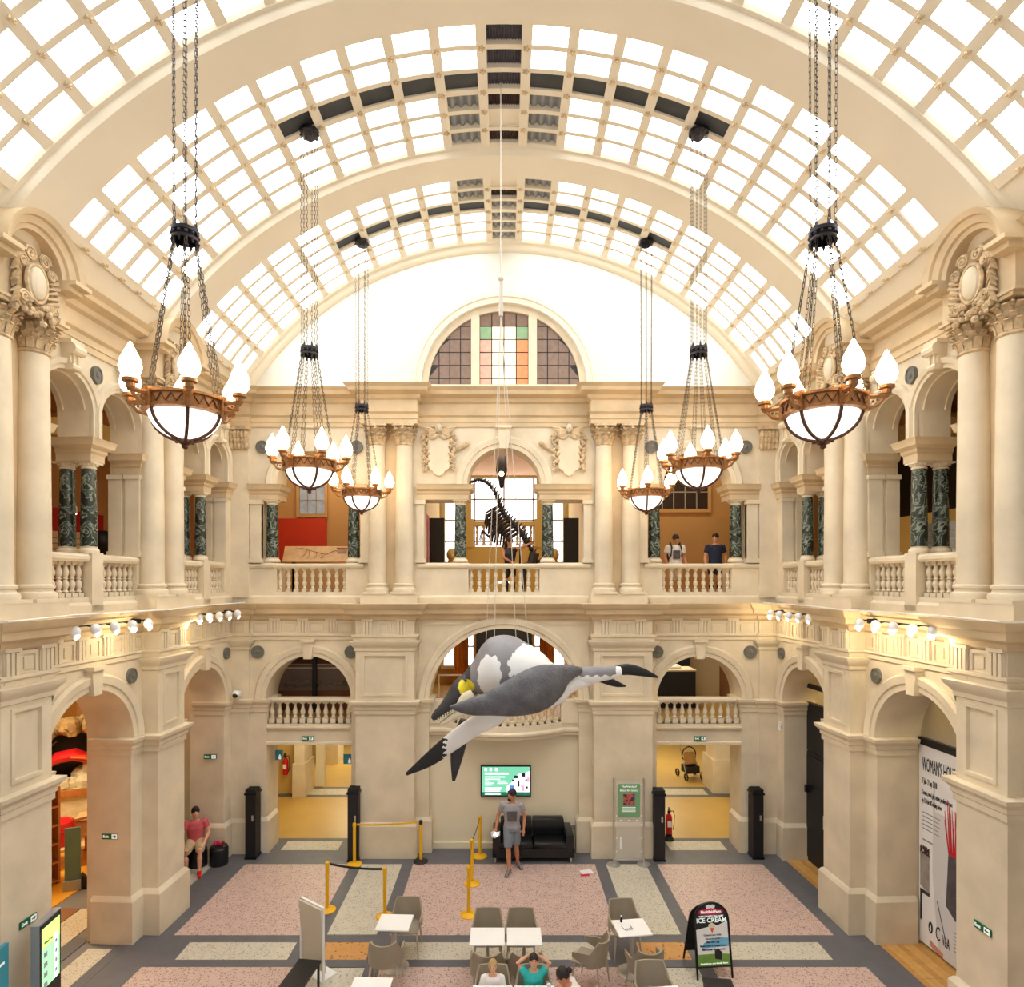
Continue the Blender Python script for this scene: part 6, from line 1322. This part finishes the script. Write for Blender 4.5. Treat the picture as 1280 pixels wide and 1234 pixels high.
# side gallery contents
def board(lab, x, y, w, h, z, m, rz, nm='information_board'):
    t = thing(nm, lab, 'information board', (x, y, 5.87), rz); b = B(); b.box(-w/2, w/2, -.02, .02, z, z+h); pn = part('panel', b, m, t, smooth=0); b = B()
    for k in range(5): b.box(-w*.4, w*(.35-.1*(k % 2)), -.025, -.02, z+h*(.8-.15*k), z+h*(.83-.15*k))
    part('lettering', b, 'ink_grey', pn, smooth=0)
    for s in (-1, 1): b = B(); b.box(s*w*.35-.02, s*w*.35+.02, -.015, .015, 0, z); part('leg', b, 'black_metal', t, smooth=0)
board('cream information board by the marble columns of the left side gallery', -9.1, 12.9, .9, .75, .8, 'wood_light', .8); board('grey information board in the right side gallery, behind the glass case', 9.6, 13.6, .8, .9, .9, 'grey_metal', -.7)
t = thing('display_case', 'small glass display case on the right gallery parapet', 'display case', WR.matrix_basis @ V((3.95, 1.2, 5.87)), rr_)
b = B(); b.box(-.3, .3, -.2, .2, 0, .95); part('plinth', b, 'wood_light', t, smooth=0); b = B(); b.box(-.28, .28, -.18, .18, .96, 1.55); part('glass_box', b, 'glass', t, smooth=0); b = B(); b.lathe((0, 0, .97), [(.1, 0), (.12, .02), (.08, .1), (.12, .25), (.06, .3)], 12); part('exhibit', b, 'vessel', t)
t = thing('exhibit_mount', 'dark exhibit on a stand in the left side gallery', 'exhibit', (-9.3, 14.3, 5.87)); b = B(); b.lathe((0, 0, 0), [(.25, 0), (.25, .03), (.03, .05), (.03, 1.1)], 12); part('stand', b, 'black_metal', t); b = B(); b.ball((0, 0, 1.35), (.3, .2, .35), 12, 9); part('specimen', b, 'black', t)
for i, (x, y, z, lab) in enumerate(((-8.0, 11.5, 9.2, 'lit ceiling spot nearest the left marble columns'), (-8.6, 12.4, 9.0, 'lit ceiling spot deeper in the left side gallery'), (-9.2, 13.2, 7.9, 'bright lamp low in the left side gallery'))):
    t = thing('gallery_spot', lab, 'lamp', (x, y, z), 0, 'gallery ceiling spots'); b = B(); b.lathe((0, 0, 0), [(.03, .1), (.05, .06), (.05, -.06)], 10); part('head', b, 'white_plastic', t); b = B(); b.ball((0, -.01, -.06), .045, 8, 6); part('bulb', b, 'bulb', t); b = B(); b.tube([(0, 0, .1), (0, 0, 10.5-z)], .01, 5); part('rod', b, 'black_metal', t)
# mezzanine contents
t = thing('fossil_case', 'low glass case with a long fossil in the left mezzanine arch', 'display case', (-4.75, 16.6, 2.98))
b = B(); b.box(-1.3, 1.3, -.35, .35, 0, .52); part('plinth', b, 'brown_panel', t, smooth=0); b = B(); b.box(-1.28, 1.28, -.33, .33, .53, 1.12); part('glass_cover', b, 'glass', t, smooth=0); b = B(); b.box(-1.3, 1.3, -.36, -.33, 1.1, 1.13); b.box(-1.3, 1.3, .33, .36, 1.1, 1.13); part('cover_edge', b, 'tooth', t, smooth=0)
b = B(); rnd = random.Random(11)
for k in range(40): x = -1.1+.055*k; b.ball((x, rnd.uniform(-.1, .1), .60+rnd.uniform(0, .06)), (rnd.uniform(.03, .08), .08, rnd.uniform(.03, .09)), 7, 5)
part('fossil', b, 'leaf_case', t)
b = B(); b.box(-.05, .05, -.05, .05, 0, 2.6); tag(part('post', b, 'black', None, (-4.95, 16.1, 2.98), smooth=0), 'thin black post standing in the left mezzanine arch', 'post')
t = thing('exhibit_counter', 'dark counter with a white top and carved wood in the right mezzanine arch', 'display case', (4.25, 16.9, 2.98)); b = B(); b.box(-.95, .9, -.35, .35, 0, .98); part('counter', b, 'black', t, smooth=0); b = B(); b.box(-.97, .92, -.37, .37, .98, 1.02); part('worktop', b, 'tooth', t, smooth=0)
b = B(); b.tube([(-.8, 0, 1.1), (-.3, 0, 1.14), (.1, 0, 1.2), (.4, 0, 1.28)], [(.09, .08), (.1, .09), (.06, .06), (.02, .02)], 8); part('carved_wood', b, 'leaf_case', t); b = B(); b.lathe((.35, 0, 1.02), [(.25, 0), (.25, .06), (.2, .1)], 16); part('white_mount', b, 'white_plastic', t)
t = thing('backlit_panel', 'pale lit text panel on the right mezzanine wall', 'panel', (4.42, 18.28, 4.1)); b = B(); b.box(-.3, .3, -.05, 0, 0, .95); part('panel', b, 'cream_wall', t, smooth=0); b = B(); [b.box(-.2, .2, -.055, -.05, .8-.1*k, .81-.1*k) for k in range(4)]; part('lettering', b, 'ink_grey', t, smooth=0)
b = B(); b.box(5.0, 5.35, 17.7, 18.2, 2.98, 5.6); tag(part('trim_10', b, 'black', smooth=0), 'dark wall post in the right mezzanine', kind='structure')
t = thing('framed_picture', 'framed red and black print on the right mezzanine wall', 'picture', (6.05, 18.28, 4.42)); b = B(); b.prism([(-.27, 0), (.27, 0), (.27, .95), (-.27, .95)], [[(-.23, .04), (.23, .04), (.23, .91), (-.23, .91)]], -.04, 0); part('frame', b, 'black', t, smooth=0); b = B(); b.box(-.24, .24, -.02, -.01, .03, .92); pr = part('print', b, 'banner', t, smooth=0); b = B(); b.box(-.14, -.02, -.025, -.02, .55, .8); b.box(.03, .15, -.025, -.02, .6, .8); b.box(-.14, .13, -.025, -.02, .32, .5); part('print_shapes', b, 'deep_red', pr, smooth=0)
for s, n in ((-1, 'left'), (1, 'right')):
    b = B(); rs = []
    for i in range(25): x = s*(1.15+.02*i); y = 19.9+.04*sin(i*1.6); rs.append([(x, y, 3.0), (x, y+.02, 3.0), (x, y+.02, 5.55), (x, y, 5.55)])
    b.rings(rs); tag(part('curtain', b, 'curtain', smooth=60), 'orange curtain at the %s window of the centre mezzanine' % n, 'curtain', 'orange mezzanine curtains')
    rl_ = thing('handrail', 'pale tubular handrail at the %s of the curved balcony' % n, 'handrail', (s*1.35, 15.6, 2.98), 0, 'balcony handrails'); b = B(); b.tube([(-.3, 0, 0), (-.3, 0, 1.02)], .02, 6); part('post', b, 'tooth', rl_); b = B(); b.tube([(.3, 0, 0), (.3, 0, 1.02)], .02, 6); part('post', b, 'tooth', rl_); b = B(); b.tube([(-.32, 0, 1.03), (.32, 0, 1.03)], .025, 6); part('rail', b, 'tooth', rl_)
t = thing('dark_block', 'tall black block standing for a large dark object between the bright windows of the centre mezzanine', 'dark block', (0, 19.4, 2.98)); b = B(); b.box(-.85, .85, -.25, .25, .08, 2.5); part('carcass', b, 'black', t, smooth=0); b = B(); b.box(-.88, .88, -.28, .28, 2.5, 2.58); part('cornice', b, 'black', t, smooth=0); b = B(); b.box(-.85, .85, -.25, .25, 0, .08); part('plinth', b, 'dark_room', t, smooth=0)  # plain dark block added for a large dark object, not a known cabinet
t = thing('lamp_vase', 'glowing amber lamp behind the curved balcony', 'lamp', (.75, 16.2, 2.98)); b = B(); b.lathe((0, 0, 0), [(.14, 0), (.14, .04), (.04, .08), (.04, .25)], 12); part('base', b, 'brown_panel', t); b = B(); b.lathe((0, 0, 0), [(.08, .25), (.16, .38), (.14, .55), (.06, .68)], 14); part('shade', b, 'gold_lamp', t)
# ================================================================== play area on the left
def LW(u, y, z=0): return WL.matrix_basis @ V((-u, y, z))
t = thing('bookshelf', 'tall wooden shelf unit at the entrance of the play area', 'shelf', FL(41, 1112)+V((0, 0, 0)), radians(62)); b = B()
b = B(); b.box(-.42, -.38, -.2, .2, 0, 2.05); part('side_panel', b, 'wood', t, smooth=0); b = B(); b.box(.38, .42, -.2, .2, 0, 2.05); part('side_panel', b, 'wood', t, smooth=0); b = B(); b.box(-.4, .4, .17, .2, 0, 2.05); part('back_panel', b, 'wood', t, smooth=0)
for k in range(6): b = B(); b.box(-.38, .38, -.2, .18, .05+.39*k, .09+.39*k); part('shelf', b, 'wood', t, smooth=0)
pO = FL(72, 1082); t = thing('low_bench', 'low wooden bench carrying the red pouffe in the play area', 'bench', pO, radians(35)); b = B(); b.box(-.5, .5, -.4, .4, .40, .46); part('top', b, 'wood_light', t, smooth=0)
for sx_ in (-1, 1):
    for sy_ in (-1, 1): b = B(); b.box(sx_*.45-.03, sx_*.45+.03, sy_*.35-.03, sy_*.35+.03, 0, .4); part('leg', b, 'wood', t, smooth=0)
t = thing('red_pouffe', 'round red padded seat on the bench in the play area', 'seat', pO+V((0, .05, .47)), 0); b = B(); b.lathe((0, 0, 0), [(.28, 0), (.30, .04), (.30, .42), (.27, .5), (.2, .53)], 20); part('body', b, 'red', t); b = B(); b.lathe((0, 0, 0), [(.305, .3), (.31, .32), (.305, .34)], 20); part('piping', b, 'magenta', t)
pT = FL(91, 1112); t = thing('teal_panel', 'upright grey-green panel on a metal foot in the play area', 'panel', pT, radians(20)); b = B(); b.box(-.14, .14, -.02, .02, .18, 1.28); part('panel', b, 'teal_grey', t, smooth=0); b = B(); b.box(-.16, .16, -.08, .08, 0, .2); part('foot', b, 'grey_metal', t, smooth=0); b = B(); b.add([(.16, -.05, 0), (.42, -.05, 0), (.16, -.05, .32), (.16, .05, 0), (.42, .05, 0), (.16, .05, .32)], [(0, 1, 2), (3, 4, 5), (0, 1, 4, 3), (1, 2, 5, 4), (2, 0, 3, 5)]); part('brace', b, 'black', t, smooth=0)
pS = FL(108, 1072); t = thing('slatted_screen', 'slatted wooden side frame behind the grey-green panel', 'frame', pS, radians(50))
for z in (.1, .5, .9): b = B(); b.box(-.3, .3, -.02, .02, z, z+.05); part('slat', b, 'wood', t, smooth=0)
for x in (-.3, .3): b = B(); b.box(x-.03, x+.03, -.03, .03, 0, 1.0); part('upright', b, 'wood', t, smooth=0)
pB = FL(121, 1062); t = thing('wooden_box', 'orange-brown wooden box against the play area jamb', 'box', pB+V((-.15, 0, 0)), radians(20)); b = B(); b.box(-.25, .25, -.25, .25, 0, .8); part('body', b, 'wood', t, smooth=0); b = B(); b.box(-.27, .27, -.27, .27, .8, .83); part('lid', b, 'wood_light', t, smooth=0)
pC = P(92, 1000, 15.7); pC.z = 0; t = thing('cave_diorama', 'rocky cave diorama with snow and a timber ledge in the play area', 'diorama', pC, radians(28)); rnd = random.Random(21)
b = B(); b.box(-1.2, 1.2, -.4, .6, 0, 1.15); part('plinth', b, 'snow_rock', t, smooth=0); b = B(); b.box(-1.25, 1.25, -.5, -.4, 1.05, 1.2); part('timber_ledge', b, 'wood', t, smooth=0)
b = B()
for i in range(26):
    a = pi*i/25
    for r_ in range(3): b.ball((1.05*cos(a)+rnd.uniform(-.1, .1), rnd.uniform(-.1, .4), 1.45+1.25*sin(a)+rnd.uniform(-.12, .12)), (rnd.uniform(.12, .22),)*3, 7, 5)
b.v = [tuple(c+rnd.uniform(-.03, .03) for c in v) for v in b.v]; part('rock_arch', b, 'rock', t)
b = B()
for i in range(30): b.ball((rnd.uniform(-1.1, 1.1), rnd.uniform(-.2, .3), 1.2+abs(rnd.gauss(0, .16))), rnd.uniform(.14, .26), 7, 5)
b.v = [tuple(c+rnd.uniform(-.02, .02) for c in v) for v in b.v]; part('snow_bank', b, 'snow_rock', t); b = B(); b.box(-1.1, 1.1, .5, .58, 1.15, 2.8); part('backdrop', b, 'dark_room', t, smooth=0)
t2 = thing('toy_creature', 'red and orange winged toy creature inside the cave diorama', 'toy', pC+V((0, -.05, 1.62)), radians(28))
b = B(); b.tube([(-.55, 0, .15), (-.3, 0, .32), (.05, 0, .36), (.35, 0, .22), (.6, 0, .02)], [(.08, .08), (.2, .15), (.22, .16), (.16, .12), (.03, .03)], 12); part('body', b, 'red', t2); b = B(); b.tube([(.0, -.16, .35), (.3, -.18, .3), (.62, -.16, .1)], [(.12, .04), (.14, .05), (.05, .02)], 10); part('wing', b, 'orange', t2); b = B(); b.tube([(-.5, -.02, .2), (-.6, -.05, .5), (-.3, -.05, .75)], [(.16, .03), (.18, .04), (.04, .02)], 10); part('wing', b, 'dark_room', t2); b = B(); b.ball((-.6, -.03, .0), (.14, .12, .14), 10, 7); part('head', b, 'magenta', t2)
# stroller in the right room
pk = FL(862, 972); t = thing('stroller', 'tan and black baby stroller in the right ground floor room', 'stroller', pk, .2)
b = B(); b.tube([(0, -.1, .45), (0, 0, .62), (0, .08, .80)], [(.19, .12), (.2, .14), (.17, .12)], 12, up=(0, 1, 0)); part('seat', b, 'stroller_tan', t); b = B(); b.tube([(.24*cos(a), .05, .72+.27*sin(a)) for a in [-.6+4.3*k/14 for k in range(15)]], .022, 6); part('hood_frame', b, 'black', t); b = B(); b.box(-.22, .22, -.25, .15, .2, .42); part('basket', b, 'black', t, smooth=0)
for s in (-1, 1): b = B(); b.tube([(s*.26, -.3, .12), (s*.22, .05, .6), (s*.2, .3, .98)], .016, 6); part('frame_tube', b, 'steel', t)
b = B(); b.tube([(-.2, .3, .98), (0, .33, 1.0), (.2, .3, .98)], .02, 6); part('handle', b, 'black', t)
for (x, y) in ((-.28, -.3), (.28, -.3), (-.3, .25), (.3, .25)): b = B(); b.arcsweep((0, 0), .09, 0, 2*pi, [(0, -.02), (.03, -.02), (.03, .02), (0, .02)], 14); b.v = [(v[1]+x, v[0]+y, v[2]+.12) for v in b.v]; b.box(x-.012, x+.012, y-.09, y+.09, .11, .13); part('wheel', b, 'black', t)
